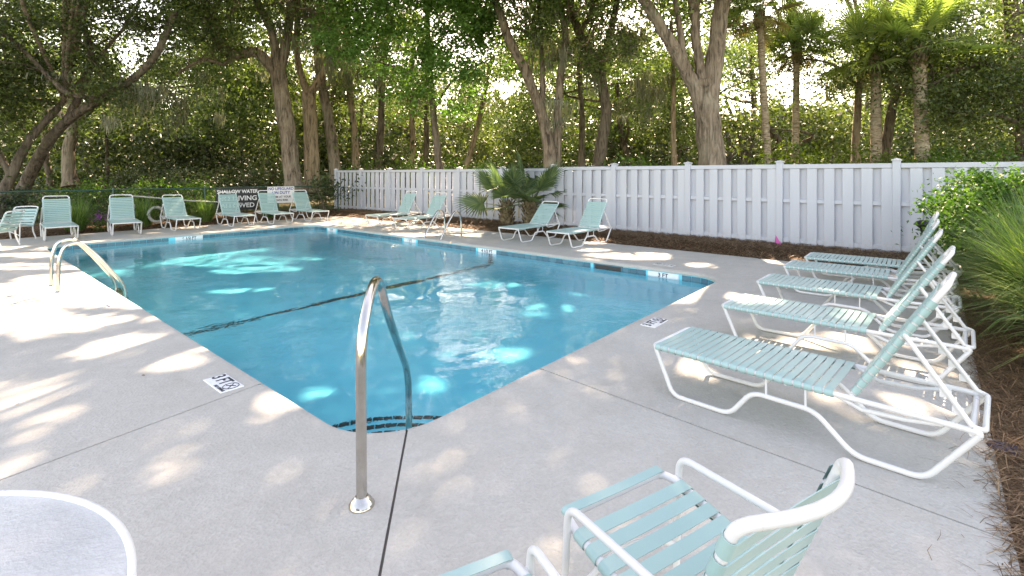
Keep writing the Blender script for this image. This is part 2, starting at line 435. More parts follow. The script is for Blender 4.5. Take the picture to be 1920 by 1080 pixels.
for i in range(len(PER)):
    S.append(S[-1] + (PER[(i + 1) % len(PER)][0] - PER[i][0]).length)
PTOT = S[-1]
def per_at(s):
    s = s % PTOT
    i = int(np.searchsorted(np.array(S), s, 'right')) - 1; i = min(i, len(PER) - 1)
    t = (s - S[i]) / max(1e-9, S[i + 1] - S[i]); a = PER[i]; b = PER[(i + 1) % len(PER)]
    return a[0].lerp(b[0], t), a[1].lerp(b[1], t).normalized()
def per_near(p):
    best = min(range(len(PER)), key=lambda i: (PER[i][0] - Vector(p)).length)
    bs = S[best]; bd = 9e9
    for k in range(-40, 41):
        s = bs + k * 0.005; d = (per_at(s)[0] - Vector(p)).length
        if d < bd: bd = d; bestS = s % PTOT
    return bestS
def floor_z(y):
    xs = [-1, 0.3, 4.75, 9.5, 14]; zs = [-1.02, -1.04, -1.34, -1.98, -2.02]
    return float(np.interp(y, xs, zs))

basin = empty('pool_basin'); tag(basin, kind='structure')
mb = MB(); n = len(PER)
zs = [-0.05, -0.4, -1.2, -2.3]
vs = [p + Vector((0, 0, z)) for z in zs for (p, _) in PER]
mb.add(vs, [(k * n + i, k * n + (i + 1) % n, (k + 1) * n + (i + 1) % n, (k + 1) * n + i) for k in range(len(zs) - 1) for i in range(n)], True)
wall = mb.build('basin_wall', M['plaster'], basin)
mb = MB(); ny = 48; vs = []
for j in range(ny + 1):
    y = -0.3 + (PL + 0.6) * j / ny
    for x in (-0.3, PW * 0.33, PW * 0.66, PW + 0.3): vs.append((x, y, floor_z(y)))
mb.add(vs, [(j * 4 + i, j * 4 + i + 1, j * 4 + i + 5, j * 4 + i + 4) for j in range(ny) for i in range(3)], True)
flo = mb.build('basin_floor', M['plaster'], basin)
# dark tile line at the slope break, on the floor and up the walls
mb = MB(); yl = 4.75
for i in range(40):
    x0 = 0.02 + (PW - 0.04) * i / 40; x1 = x0 + (PW - 0.04) / 40 - 0.006
    mb.box(((x0 + x1) / 2, yl, floor_z(yl) + 0.004), (x1 - x0, 0.12, 0.012))
for i in range(8):
    z0 = -0.215 - i * 0.152
    if z0 - 0.15 > floor_z(yl):
        for x in (0.0, PW): mb.box((x, yl, z0 - 0.073), (0.014, 0.12, 0.146))
line_o = mb.build('depth_line', M['navy'], basin)
# corner steps with tiled noses
for k, (r, z) in enumerate(((0.62, -0.34), (0.95, -0.60), (1.28, -0.84))):
    mb = MB(); m_ = 22
    vs = [(0, 0, z), (0, 0, -1.3)]
    for i in range(m_ + 1):
        a = PI / 2 * i / m_; a = -0.12 + a * 1.16
        for zz in (z, -1.3): vs.append((r * math.cos(a), r * math.sin(a), zz))
    fs = []
    for i in range(m_):
        b = 2 + i * 2; fs += [(0, b, b + 2), (b, b + 1, b + 3, b + 2)]
    mb.add(vs, fs)
    st = mb.build('step', M['plaster'], basin)
    nt_ = int(r * PI / 2 / 0.082)
    tb = MB(); tb.box((0, 0, 0), (0.05, 0.074, 0.008))
    if k == 0: step_tile = tb.mesh('step_tile', M['navy'])
    for i in range(nt_):
        a = (i + 0.5) / nt_ * PI / 2
        link('step_tile', step_tile, st, ((r - 0.028) * math.cos(a), (r - 0.028) * math.sin(a), z + 0.005), (0, 0, a))
for o in [wall, flo, line_o] + [c for c in basin.children_recursive]:
    o.cycles.is_caustics_receiver = True
# waterline tiles, one by one on the two sides that face the camera, a joined course on the rest
tb = MB(); tb.box((0, 0, 0), (0.145, 0.012, 0.145), bev=0.003)
tile_me = tb.mesh('waterline_tile', M['tile'])
s_a = per_near((PW, PR, 0)) - 0.35; s_b = per_near((PR, PL, 0)) + 0.6
s = s_a
SKIM_Y = 1.95
MARKS = [(per_near((PW, 0.95, 0)), '3 FT', 0.52), (per_near((PW, 4.85, 0)), '4 1/2 FT', 0.52), (per_near((PW, 7.45, 0)), '6 FT', 0.45), (per_near((PW, 11.1, 0)), '7 FT', 0.45), (per_near((2.75, PL, 0)), '6 1/2 FT', 0.62)]
SK_S = per_near((PW, SKIM_Y, 0))
while s < s_b:
    p, nn = per_at(s)
    if not any(abs(s - ms) < w_ / 2 + 0.07 for ms, _, w_ in MARKS) and abs(s - SK_S) > 0.30:
        o = link('waterline_tile', tile_me, basin, p - nn * 0.004 + Vector((0, 0, -0.135)), (0, 0, math.atan2(nn.y, nn.x) - PI / 2))
    s += 0.1515
mb = MB()
s = s_b
while s < s_a + PTOT:
    p, nn = per_at(s); mb.box(p - nn * 0.004 + Vector((0, 0, -0.135)), (0.145, 0.012, 0.145), math.atan2(nn.y, nn.x) - PI / 2); s += 0.1515
tag(mb.build('waterline_course', M['tile'], basin), kind='stuff')
for ms, tx, w_ in MARKS:
    p, nn = per_at(ms); rz = math.atan2(nn.y, nn.x) - PI / 2
    mb = MB(); mb.box((0, 0, 0), (w_, 0.014, 0.145), bev=0.003)
    mk = mb.build('depth_tile', M['marker'], basin); mk.location = p - nn * 0.005 + Vector((0, 0, -0.135)); mk.rotation_euler = (0, 0, rz)
    text('lettering', tx, 0.085, M['ink'], mk, (0, -0.0085, 0.03), (PI / 2, 0, 0), bold=0.002, sx=1.1)
p, nn = per_at(SK_S)
mb = MB(); mb.box((0, 0, 0), (0.50, 0.02, 0.13)); sk = mb.build('skimmer_mouth', M['black'], basin)  # solid black panel; shade inside the opening put into its colour
sk.location = p - nn * 0.002 + Vector((0, 0, -0.13)); sk.rotation_euler = (0, 0, math.atan2(nn.y, nn.x) - PI / 2)
mb = MB()
for dx in (-0.27, 0.27): mb.box((dx, -0.008, 0), (0.03, 0.016, 0.15))
mb.box((0, -0.008, 0.068), (0.52, 0.016, 0.014)); fr = mb.build('skimmer_frame', M['tile'], sk)

# water: a closed body with a rippled top
nx_, ny_ = 180, 360
gx = np.linspace(-0.03, PW + 0.03, nx_ + 1); gy = np.linspace(-0.03, PL + 0.03, ny_ + 1)
X, Y = np.meshgrid(gx, gy); Z = np.zeros_like(X)
rg = np.random.default_rng(3)
for k in range(44):
    lam = rg.uniform(0.14, 0.9); a = rg.uniform(0, 2 * PI); kx, ky = 2 * PI / lam * math.cos(a), 2 * PI / lam * math.sin(a)
    Z += 0.0009 * lam ** 1.15 * np.sin(kx * X + ky * Y + rg.uniform(0, 6.28))
mask = 0.24 + 0.95 * np.exp(-(((X - 2.2) / 2.2) ** 2 + ((Y - 2.6) / 2.6) ** 2)) + 0.35 * np.exp(-(((X - 1.5) / 2) ** 2 + ((Y - 8.5) / 2.0) ** 2))
Z *= mask
rr = np.hypot(X - 1.9, Y - 1.6)                                   # rings from the return jet
Z += 0.0005 * np.sin(rr * 2 * PI / 0.17 + 0.6 * np.sin(X * 3 + Y * 2)) * np.exp(-((rr - 0.8) / 0.6) ** 2)
V_ = np.stack([X, Y, Z + WATER], -1).reshape(-1, 3)
idx = np.arange(V_.shape[0]).reshape(ny_ + 1, nx_ + 1)
F_ = np.stack([idx[:-1, :-1], idx[:-1, 1:], idx[1:, 1:], idx[1:, :-1]], -1).reshape(-1, 4)
loop = np.concatenate([idx[0, :-1], idx[:-1, -1], idx[-1, :0:-1], idx[:0:-1, 0]])
lb = V_[loop].copy(); lb[:, 2] = -2.6; b0 = len(V_)
V2 = np.concatenate([V_, lb, [[PW / 2, PL / 2, -2.6]]]); nl = len(loop); li = np.arange(nl); lj = (li + 1) % nl
F2 = np.stack([loop[lj], loop[li], b0 + li, b0 + lj], -1)
F3 = np.stack([b0 + lj, b0 + li, np.full(nl, b0 + nl), np.full(nl, b0 + nl)], -1)
me = bpy.data.meshes.new('pool_water')
me.from_pydata([tuple(v) for v in V2], [], [tuple(f) for f in F_] + [tuple(f) for f in F2] + [tuple(f[:3]) for f in F3])
sm = np.zeros(len(me.polygons), dtype=bool); sm[:len(F_)] = True; me.polygons.foreach_set('use_smooth', sm)
me.materials.append(M['water']); me.update()
wat = link('pool_water', me); tag(wat, kind='structure'); wat.cycles.is_caustics_caster = True

# ------------------------------------------------------------------ the setting: deck of cast slabs
DX0, DX1, DY0, DY1 = -7.0, 8.2, -2.65, 14.3
deck = empty('pool_deck'); tag(deck, kind='structure')
J = [  # joints: (point on the pool edge, point on the outer edge)
    ((0.25, 0.02), (-2.24, DY0)), ((1.51, 0.0), (1.31, DY0)), ((4.55, 0.0), (4.30, DY0)), ((PW, 6.0), (DX1, 6.05)),
    ((3.0, PL), (3.05, DY1)), ((0.0, 9.3), (DX0, 9.2)), ((0.0, 1.35), (DX0, 0.35))]
corners = [(1, None), (None, None), (2, [(DX1, DY0)]), (3, [(DX1, DY1)]), (4, [(DX0, DY1)]), None, (6, [(DX0, DY0)])]
outer_mid = [[], [], [(DX1, DY0)], [(DX1, DY1)], [(DX0, DY1)], [], [(DX0, DY0)]]
G = 0.006
for k in range(7):
    a, b = J[k], J[(k + 1) % 7]
    sa = per_near((*a[0], 0)) + G; sb = per_near((*b[0], 0)) - G
    while sb < sa: sb += PTOT
    ss = [sa] + [S[i] + m_ * PTOT for m_ in (0, 1) for i in range(len(PER)) if sa < S[i] + m_ * PTOT < sb] + [sb]
    inner = [per_at(x) for x in sorted(ss)]
    def shift(j, sgn):
        d = Vector((j[1][0] - j[0][0], j[1][1] - j[0][1], 0)).normalized(); pn = Vector((-d.y, d.x, 0))
        return Vector((*j[1], 0)) + pn * G * sgn
    oa, ob = shift(a, 1), shift(b, -1)
    if k == 1 or k == 0 or True:
        # keep the outer end on the far side of its own joint
        tang = (per_at(sa + 0.05)[0] - per_at(sa)[0]).normalized()
        oa = Vector((*a[1], 0)) + tang * G; tang = (per_at(sb)[0] - per_at(sb - 0.05)[0]).normalized(); ob = Vector((*b[1], 0)) - tang * G
    outer = [ob] + [Vector((*q, 0)) for q in reversed(outer_mid[k])] + [oa]
    # the right-hand edge against the planting bed is not quite straight
    prof = [(0.055, 0.0), (0.034, -0.0025), (0.015, -0.010), (0.002, -0.022), (-0.005, -0.036), (-0.006, -0.048), (0.002, -0.058), (0.03, -0.062)]
    ni = len(inner); vs = []
    for (off, z) in prof:
        for (p, nn) in inner: vs.append(p + nn * off + Vector((0, 0, z)))
    fs = [(r * ni + i + 1, r * ni + i, (r + 1) * ni + i, (r + 1) * ni + i + 1) for r in range(len(prof) - 1) for i in range(ni - 1)]
    no = len(outer); ob_ = len(vs)
    vs += [p.copy() for p in outer]; vs += [p + Vector((0, 0, -0.11)) for p in outer]
    top = list(range(ni)) + [ob_ + i for i in range(no)]
    fs.append(tuple(reversed(top)))
    fs += [(ob_ + i, ob_ + i + 1, ob_ + no + i + 1, ob_ + no + i) for i in range(no - 1)]
    # joint faces
    low0 = len(vs); vs += [inner[0][0] + inner[0][1] * 0.03 + Vector((0, 0, -0.11)), inner[-1][0] + inner[-1][1] * 0.03 + Vector((0, 0, -0.11))]
    fs.append((0, ob_ + no - 1, ob_ + 2 * no - 1, low0)); fs.append((ni - 1, low0 + 1, ob_ + no, ob_))
    mb = MB(); mb.add(vs, fs)
    me = mb.mesh('slab', M['concrete'])
    bm = bmesh.new(); bm.from_mesh(me); bmesh.ops.recalc_face_normals(bm, faces=bm.faces); bmesh.ops.triangulate(bm, faces=[f for f in bm.faces if len(f.verts) > 4]); bm.to_mesh(me); bm.free()
    # normals: make sure the top faces up
    if sum(f.normal.z * f.area for f in me.polygons) < 0: me.flip_normals()
    link('slab', me, deck)
    d = Vector((b[1][0] - b[0][0], b[1][1] - b[0][1], 0)); c = Vector((*b[0], 0)) + d * 0.5
    mb = MB(); mb.box((c.x, c.y, -0.030), (d.length - 0.09, 0.026, 0.034), math.atan2(d.y, d.x)); mb.build('joint_filler', M['joint'], deck)

def deck_marker(x, y, rz, tx, plate, ink, name='depth_marker', wd=0.34, ht=0.155):
    mb = MB(); mb.box((0, 0, 0), (wd, ht, 0.008), bev=0.002)
    o = mb.build(name, plate, deck); o.location = (x, y, 0.0025); o.rotation_euler = (0, 0, rz)
    text('lettering', tx, 0.13, ink, o, (-0.065, 0.014, 0.0055), (0, 0, 0), bold=0.0022, sx=0.82)
    t = MB(); cx_, cy_ = 0.105, 0.012
    for r in (0.052,):
        t.tube([(cx_ + r * math.cos(a), cy_ + r * math.sin(a), 0.005) for a in np.linspace(0, 2 * PI, 25)[:-1]], 0.0028, 6, closed=True)
    t.tube([(cx_ - 0.036, cy_ + 0.036, 0.005), (cx_ + 0.036, cy_ - 0.036, 0.005)], 0.0026, 6)
    t.tube([(cx_ - 0.030, cy_ - 0.020, 0.005), (cx_ - 0.005, cy_ + 0.006, 0.005), (cx_ + 0.028, cy_ + 0.022, 0.005)], 0.0035, 6)
    t.build('no_diving_symbol', ink, o)
    text('small_lettering', 'NO DIVING', 0.030, ink, o, (0.085, -0.058, 0.0055), (0, 0, 0), bold=0.0006)
    return o
deck_marker(-0.21, 1.56, -PI / 2, '3 FT', M['marker'], M['ink'])
deck_marker(3.24, -0.20, 0.0, '3 FT', M['marker'], M['ink'])
deck_marker(-0.20, 4.98, -PI / 2, '4 FT', M['marker'], M['ink_old'])
deck_marker(6.45, 1.08, PI / 2, '3 FT', M['marker_old'], M['ink_old'])
deck_marker(-0.20, 8.6, -PI / 2, '5 FT', M['marker_old'], M['ink_old'])

# ground sheet with an opening for the pool, planting beds of pine straw
mb = MB(); B = 600.0
x0, x1, y0, y1 = -0.5, PW + 0.5, -0.5, PL + 0.5
Zg = -0.09
vs = [(-B, -B, Zg), (B, -B, Zg), (B, B, Zg), (-B, B, Zg), (x0, y0, Zg), (x1, y0, Zg), (x1, y1, Zg), (x0, y1, Zg)]
mb.add(vs, [(0, 1, 5, 4), (1, 2, 6, 5), (2, 3, 7, 6), (3, 0, 4, 7)])
tag(mb.build('ground', M['floor']), kind='structure')

def bed(name, x0, x1, y0, y1, hfun, step=0.12):
    nx = int((x1 - x0) / step); ny = int((y1 - y0) / step)
    X, Y = np.meshgrid(np.linspace(x0, x1, nx + 1), np.linspace(y0, y1, ny + 1))
    Z = hfun(X, Y) + 0.012 * np.sin(X * 7.1 + np.sin(Y * 5)) * np.sin(Y * 6.3 + 1) + RNG.normal(0, 0.006, X.shape)
    idx = np.arange(X.size).reshape(X.shape)
    F = np.stack([idx[:-1, :-1], idx[:-1, 1:], idx[1:, 1:], idx[1:, :-1]], -1).reshape(-1, 4)
    me = mesh_np(name, np.stack([X, Y, Z], -1).reshape(-1, 3), F, 4, [M['mulch']], True)
    return tag(link(name, me), kind='structure')
def h_fence(X, Y): return -0.03 + 0.13 * np.clip((X - 8.1) / 0.7, 0, 1) - 0.02 * np.clip((X - 9.2), 0, 1)
def h_right(X, Y): return -0.035 + 0.09 * np.clip((-2.6 - Y) / 0.8, 0, 1)
def h_far(X, Y): return -0.035 + 0.08 * np.clip((Y - 14.25) / 0.8, 0, 1)
bed('fence_bed', 8.12, 11.2, -7.0, 16.5, h_fence)
bed('right_bed', -4.5, 8.12, -6.5, -2.60, h_right)
bed('far_bed', -7.0, 8.12, 14.25, 18.0, h_far)

def needles(name, n, fx, fy, hf, length=(0.08, 0.2), wd=0.0022, parent=None, lift=(0.0, 0.03)):
    r = np.random.default_rng(abs(hash(name)) % 1000 if False else len(name) * 31 + n)
    x = fx(r, n); y = fy(r, n, x); z = hf(x, y) + r.uniform(*lift, n)
    a = r.uniform(0, 2 * PI, n); Ln = r.uniform(*length, n); tilt = r.normal(0, 0.22, n)
    d = np.stack([np.cos(a) * np.cos(tilt), np.sin(a) * np.cos(tilt), np.sin(tilt)], -1) * Ln[:, None]
    pn = np.stack([-np.sin(a), np.cos(a), np.zeros(n)], -1) * (wd * r.uniform(0.7, 1.5, n))[:, None]
    c = np.stack([x, y, z], -1); bend = np.zeros((n, 3)); bend[:, 2] = Ln * r.uniform(-0.02, 0.14, n); bend[:, :2] = pn[:, :2] * r.normal(0, 6, (n, 1))
    v = np.stack([c - d / 2 - pn, c - d / 2 + pn, c + bend + pn, c + bend - pn, c + d / 2 + pn * 0.4, c + d / 2 - pn * 0.4], 1).reshape(-1, 3)
    b = np.arange(n)[:, None] * 6
    f = np.concatenate([b + np.array([[0, 1, 2, 3]]), b + np.array([[3, 2, 4, 5]])], 0)
    me = mesh_np(name, v, f, 4, [M['needle']])
    return tag(link(name, me, parent), kind='stuff')
hfr = lambda x, y: h_right(x, y); hff = lambda x, y: h_fence(x, y)
needles('pine_straw_by_the_chairs', 30000, lambda r, n: r.uniform(0.2, 4.6, n), lambda r, n, x: -2.60 - np.abs(r.normal(0, 0.75, n)) - 0.02, hfr, (0.10, 0.24), 0.0017)
needles('pine_straw_under_the_grass', 14000, lambda r, n: r.uniform(4.4, 8.2, n), lambda r, n, x: -2.58 - np.abs(r.normal(0, 0.7, n)), hfr, (0.10, 0.24), 0.0022)
needles('pine_straw_along_the_fence', 26000, lambda r, n: r.uniform(8.16, 9.95, n), lambda r, n, x: r.uniform(-4.5, 15.5, n), hff, (0.10, 0.24), 0.0035)
needles('pine_straw_on_the_deck_edge', 260, lambda r, n: r.uniform(0.9, 7.5, n), lambda r, n, x: -2.64 + np.abs(r.normal(0, 0.10, n)), lambda x, y: 0 * x + 0.003, (0.05, 0.14), 0.0010, lift=(0, 0.004))
needles('leaf_litter_far_side', 9000, lambda r, n: r.uniform(-6, 8.0, n), lambda r, n, x: 14.32 + np.abs(r.normal(0, 1.0, n)), lambda x, y: h_far(x, y), (0.10, 0.24), 0.004)

# ------------------------------------------------------------------ white fence
FX = 9.98
fence = empty('privacy_fence', (FX, 0, 0)); tag(fence, 'long white vinyl privacy fence of alternating boards behind the pool', 'fence')
posts = [5.90 + 1.94 * k for k in range(0, 7)]; posts_r = [5.90 - 1.94 * k for k in range(0, 8)]
def fpost(y, h):
    mb = MB(); mb.box((0, 0, h / 2 - 0.05), (0.125, 0.125, h + 0.1), bev=0.006)
    p = mb.build('post', M['fence'], fence); p.location = (0, y, 0)
    mb = MB()
    a, b = 0.078, h
    mb.add([(-a, -a, b), (a, -a, b), (a, a, b), (-a, a, b), (-a, -a, b + 0.022), (a, -a, b + 0.022), (a, a, b + 0.022), (-a, a, b + 0.022), (0, 0, b + 0.05)],
           [(3, 2, 1, 0), (0, 1, 5, 4), (1, 2, 6, 5), (2, 3, 7, 6), (3, 0, 4, 7), (4, 5, 8), (5, 6, 8), (6, 7, 8), (7, 4, 8)])
    mb.build('post_cap', M['fence'], p)
def mk_board(h):
    mb = MB(); mb.box((0, 0, h / 2), (0.018, 0.176, h), bev=0.003); return mb.mesh('board', M['fence'])
def panel(ya, yb, H):
    a, b = ya + 0.064, yb - 0.064; Ln = b - a; c = (a + b) / 2
    for z, hh, wd in ((H - 0.045, 0.09, 0.085), (0.98, 0.075, 0.055), (0.16, 0.09, 0.055)):
        mb = MB(); mb.box((0, 0, 0), (wd, Ln + 0.001, hh), bev=0.006); mb.build('rail', M['fence'], fence).location = (0, c, z)
    pit = Ln / 6
    for i in range(6):
        sagy = RNG.normal(0, 0.002)
        o = link('board', board_me[H], fence, (-0.0375, a + pit * (i + 0.27) + sagy, 0.05), (RNG.normal(0, 0.0015), 0, 0))
        o = link('board', board_me[H], fence, (0.0375, a + pit * (i + 0.77) + sagy, 0.05), (RNG.normal(0, 0.0015), 0, 0))
HL, HR = 1.70, 1.735
board_me = {HL: mk_board(HL - 0.145), HR: mk_board(HR - 0.145)}
for y in posts[1:]: fpost(y, HL + 0.03)
for y in posts_r: fpost(y, HR + 0.045)
for a, b in zip(posts[:-1], posts[1:]): panel(a, b, HL)
for a, b in zip(posts_r[1:], posts_r[:-1]): panel(a, b, HR)

# green wire fence with its rail at the far side
GY = 15.55
gf = empty('wire_fence', (0, GY, 0)); tag(gf, 'low dark green chain link fence behind the far row of chaises', 'fence')
gx_posts = [-7.6, -5.2, -2.85, -0.5, 1.85, 4.2, 6.55, 8.9]
for x in gx_posts:
    mb = MB(); mb.tube([(x, 0, -0.1), (x, 0, 1.10)], 0.026, 8); mb.lathe([(0.031, 1.09), (0.031, 1.115), (0.018, 1.14), (0.0, 1.145)], 10, (x, 0, 0)); mb.build('post', M['green_steel'], gf)
mb = MB(); mb.tube([(-7.6, 0, 1.085), (8.9, 0, 1.085)], 0.021, 8); mb.build('top_rail', M['green_steel'], gf)
mb = MB(); Wm = 16.4; hgt = 1.0
stp = 0.11
for i in range(int((Wm + hgt) / stp)):
    for sg in (1, -1):
        xa = -7.6 + i * stp - (hgt if sg > 0 else 0); pa = Vector((xa, 0.004 * sg, 0.07)); pb = Vector((xa + hgt, 0.004 * sg, 0.07 + hgt))
        if sg < 0: pa, pb = Vector((xa, -0.004, 0.07 + hgt)), Vector((xa + hgt, -0.004, 0.07))
        mb.tube([pa, pb], 0.0022, 3, caps=False)
tag(mb.build('wire_mesh', M['green_steel'], gf), kind='stuff')

# ------------------------------------------------------------------ strap chaises
CW = 0.56          # width between rail centres
def strap_mesh(name, wid, wd=0.0415, r=0.018):
    """Flat vinyl strap across two rails, wrapped round both tubes. Local x = across, y = along."""
    hw = wid / 2; prof = []
    rr = r + 0.0025
    for a in np.linspace(-130, 90, 8): prof.append((-hw + rr * math.cos(math.radians(180 - a - 0)), rr * math.sin(math.radians(a))))
    pl = [(-hw - rr * math.cos(math.radians(a)), rr * math.sin(math.radians(a))) for a in np.linspace(-120, 90, 8)]
    midp = [(t * hw, rr - 0.004 * (1 - t * t)) for t in (-0.6, -0.2, 0.2, 0.6)]
    pr = [(hw + rr * math.cos(math.radians(a)), rr * math.sin(math.radians(a))) for a in np.linspace(90, -120, 8)]
    prof = pl + midp + pr; n = len(prof); vs = []
    for (x, z) in prof: vs += [(x, -wd / 2, z), (x, wd / 2, z)]
    # underside, a little inside
    for (x, z) in prof:
        k = 0.0025; sx = 1 if x > hw - 1e-6 else (-1 if x < -hw + 1e-6 else 0)
        if abs(x) >= hw - 1e-6:
            cx_ = hw * sx; dx, dz = x - cx_, z; l = math.hypot(dx, dz); q = (cx_ + dx * (l - k) / l, dz * (l - k) / l)
        else: q = (x, z - k)
        vs += [(q[0], -wd / 2, q[1]), (q[0], wd / 2, q[1])]
    o = 2 * n; mb = MB()
    def part(f4, sm):
        ids = sorted(set(i for f in f4 for i in f)); mp = {q: k for k, q in enumerate(ids)}
        mb.add([vs[i] for i in ids], [tuple(mp[i] for i in reversed(f)) for f in f4], sm)
    R = range(n - 1)
    part([(2 * i, 2 * i + 2, 2 * i + 3, 2 * i + 1) for i in R], True); part([(o + 2 * i + 1, o + 2 * i + 3, o + 2 * i + 2, o + 2 * i) for i in R], True)
    part([(2 * i + 1, 2 * i + 3, o + 2 * i + 3, o + 2 * i + 1) for i in R], False); part([(2 * i + 2, 2 * i, o + 2 * i, o + 2 * i + 2) for i in R], False)
    return mb.mesh(name, M['strap'])
seat_strap = strap_mesh('seat_strap', CW); back_strap = strap_mesh('back_strap', CW - 0.075)
# frame: local y runs from the foot end (y = 0) to the head end, x across
def side_pts(x):
    p = [(x, 0.0, 0.315), (x, 0.149, 0.016), (x, 0.53, 0.016), (x, 0.665, 0.195), (x, 1.0, 0.192), (x, 1.185, 0.016), (x, 1.48, 0.016), (x, 1.68, 0.315)]
    return p
mb = MB(); hw = CW / 2; RT = 0.0152
low = fillet([(-hw, 0.02, 0.315), *side_pts(-hw)[1:-1], (-hw, 1.68, 0.300)], 0.06, 5)
for sx in (-1, 1):
    pts = [Vector((sx * abs(p.x), p.y, p.z)) for p in low]
    mb.tube(pts, RT, 8)
    for y in (0.745, 0.955): mb.tube([(sx * hw, y, 0.192), (sx * hw, y, 0.315)], 0.007, 6)
    mb.tube([(sx * (hw - 0.004), 1.10, 0.315), (sx * (hw - 0.02), 1.22, 0.265), (sx * (hw - 0.02), 1.40, 0.275), (sx * (hw - 0.004), 1.55, 0.308)], 0.013, 8)
mb.tube(fillet([(-hw, 1.68, 0.30), (-hw, 1.68, 0.316), (-hw, 1.60, 0.318), (-hw, 0.6, 0.318), (-hw, 0.0, 0.318), (hw, 0.0, 0.318), (hw, 0.6, 0.318), (hw, 1.60, 0.318), (hw, 1.68, 0.316), (hw, 1.68, 0.30)], 0.05, 6), RT, 8)
mb.tube([(-hw, 1.655, 0.30), (hw, 1.655, 0.30)], RT * 0.95, 8)
for y in (0.30, 0.85): mb.tube([(-hw, y, 0.30), (0, y, 0.285), (hw, y, 0.30)], 0.010, 6)
frame_me = mb.mesh('frame', M['white'])
mb = MB(); bw = CW / 2 - 0.0375; BL = 0.755
mb.tube(fillet([(-bw, 0, 0), (-bw, BL, 0), (bw, BL, 0), (bw, 0, 0)], 0.075, 7), RT, 8)
mb.tube([(-bw - 0.03, 0.0, 0.0), (bw + 0.03, 0.0, 0.0)], 0.010, 6)
back_me = mb.mesh('backrest_frame', M['white'])

def chaise(x, y, rz, ang, label, group, lift=0.0, worn=0):
    """Foot end centred on (x, y), head end along local +y."""
    t = empty('strap_chaise', (x, y, lift), rz); tag(t, label, 'chaise', group)
    link('frame', frame_me, t)
    k = 21
    for i in range(k):
        yy = 0.048 + i * 0.0512
        if 0: pass
        link('seat_strap', seat_strap, t, (random.uniform(-.001, .001), yy, 0.318), (0, 0, random.uniform(-.006, .006)))
    hy, hz = 1.175, 0.330
    b = link('backrest_frame', back_me, t, (0, hy, hz), (ang, 0, 0))
    k = 13
    for i in range(k):
        if worn and i in worn: continue
        link('back_strap', back_strap, b, (0, 0.035 + i * 0.0505, 0.0), (0, 0, random.uniform(-.006, .006)))
    # prop: a bent tube from half way up the backrest to the rear of the frame
    mb = MB(); u = 0.44
    top = Vector((0, hy + math.cos(ang) * u, hz + math.sin(ang) * u)); endy = 1.655
    for sx in (-1, 1):
        e = Vector((sx * (bw + 0.035), endy, 0.335)); s_ = Vector((sx * (bw + 0.022), top.y, top.z))
        mb.tube([s_, e], 0.0125, 8)
        for q in (0.45, 0.62, 0.8):
            c = s_.lerp(e, q); mb.box(c + Vector((-sx * 0.004, 0, -0.018)), (0.003, 0.045, 0.04))
    mb.tube(fillet([(-(bw + 0.035), endy, 0.335), (-(bw + 0.02), endy + 0.045, 0.325), (bw + 0.02, endy + 0.045, 0.325), (bw + 0.035, endy, 0.335)], 0.03, 4), 0.0125, 8)
    mb.tube([(-(bw + 0.022), top.y, top.z), (bw + 0.022, top.y, top.z)], 0.009, 6)
    mb.build('prop', M['white'], t)
    return t
GR = 'aqua strap chaises around the pool'
A = math.radians
def rot_for(dx, dy): return math.atan2(-dx, dy)
# five side by side at the right, heads to the planting bed (-y)
for (fx_, fy_, ex, ey, an, lb) in [
    (1.985, -0.905, -0.075, -1, 59, 'aqua strap chaise nearest the camera in the right-hand row, white frame'),
    (3.40, -0.915, -0.035, -1, 57, 'second aqua strap chaise from the camera in the right-hand row'),
    (4.70, -0.880, -0.02, -1, 59, 'middle aqua strap chaise of the five in the right-hand row'),
    (5.93, -0.885, 0.01, -1, 61, 'fourth aqua strap chaise from the camera in the right-hand row'),
    (6.90, -0.955, 0.02, -1, 67, 'farthest aqua strap chaise of the right-hand row, beside the fence')]:
    chaise(fx_, fy_, rot_for(ex, ey), A(an), lb, GR)
# two by the palmettos and two farther along the fence, heads to the fence (+x)
for (fx_, fy_, ex, ey, an, lb) in [
    (6.80, 4.88, 1, 0.03, 43, 'aqua strap chaise standing right in front of the palmetto trunks'),
    (6.84, 3.57, 1, -0.03, 57, 'aqua strap chaise with raised back, right of the palmettos by the fence'),
    (6.78, 10.15, 1, 0.02, 62, 'aqua strap chaise farthest along the white fence, left of its pair'),
    (6.70, 8.70, 1, 0.02, 60, 'aqua strap chaise by the white fence, partly behind the steel ladder')]:
    chaise(fx_, fy_, rot_for(ex, ey), A(an), lb, GR)
for (fx_, fy_, ex, ey, an, lb) in [
    (0.40, 12.86, 0.06, 1, 60, 'leftmost aqua strap chaise on the far side, next to the armchairs'),
    (1.62, 12.88, 0.12, 1, 58, 'second aqua strap chaise from the left on the far side'),
    (2.98, 12.95, 0.03, 1, 52, 'third aqua strap chaise from the left, beside the white ring'),
    (4.40, 12.92, 0.05, 1, 58, 'aqua strap chaise standing in front of the black shallow water sign'),
    (5.50, 12.80, 0.06, 1, 62, 'aqua strap chaise between the black sign and the white lifeguard sign'),
    (6.72, 12.85, 0.02, 1, 59, 'rightmost aqua strap chaise on the far side, next to the fence end')]:
    chaise(fx_, fy_, rot_for(ex, ey), A(an), lb, GR)

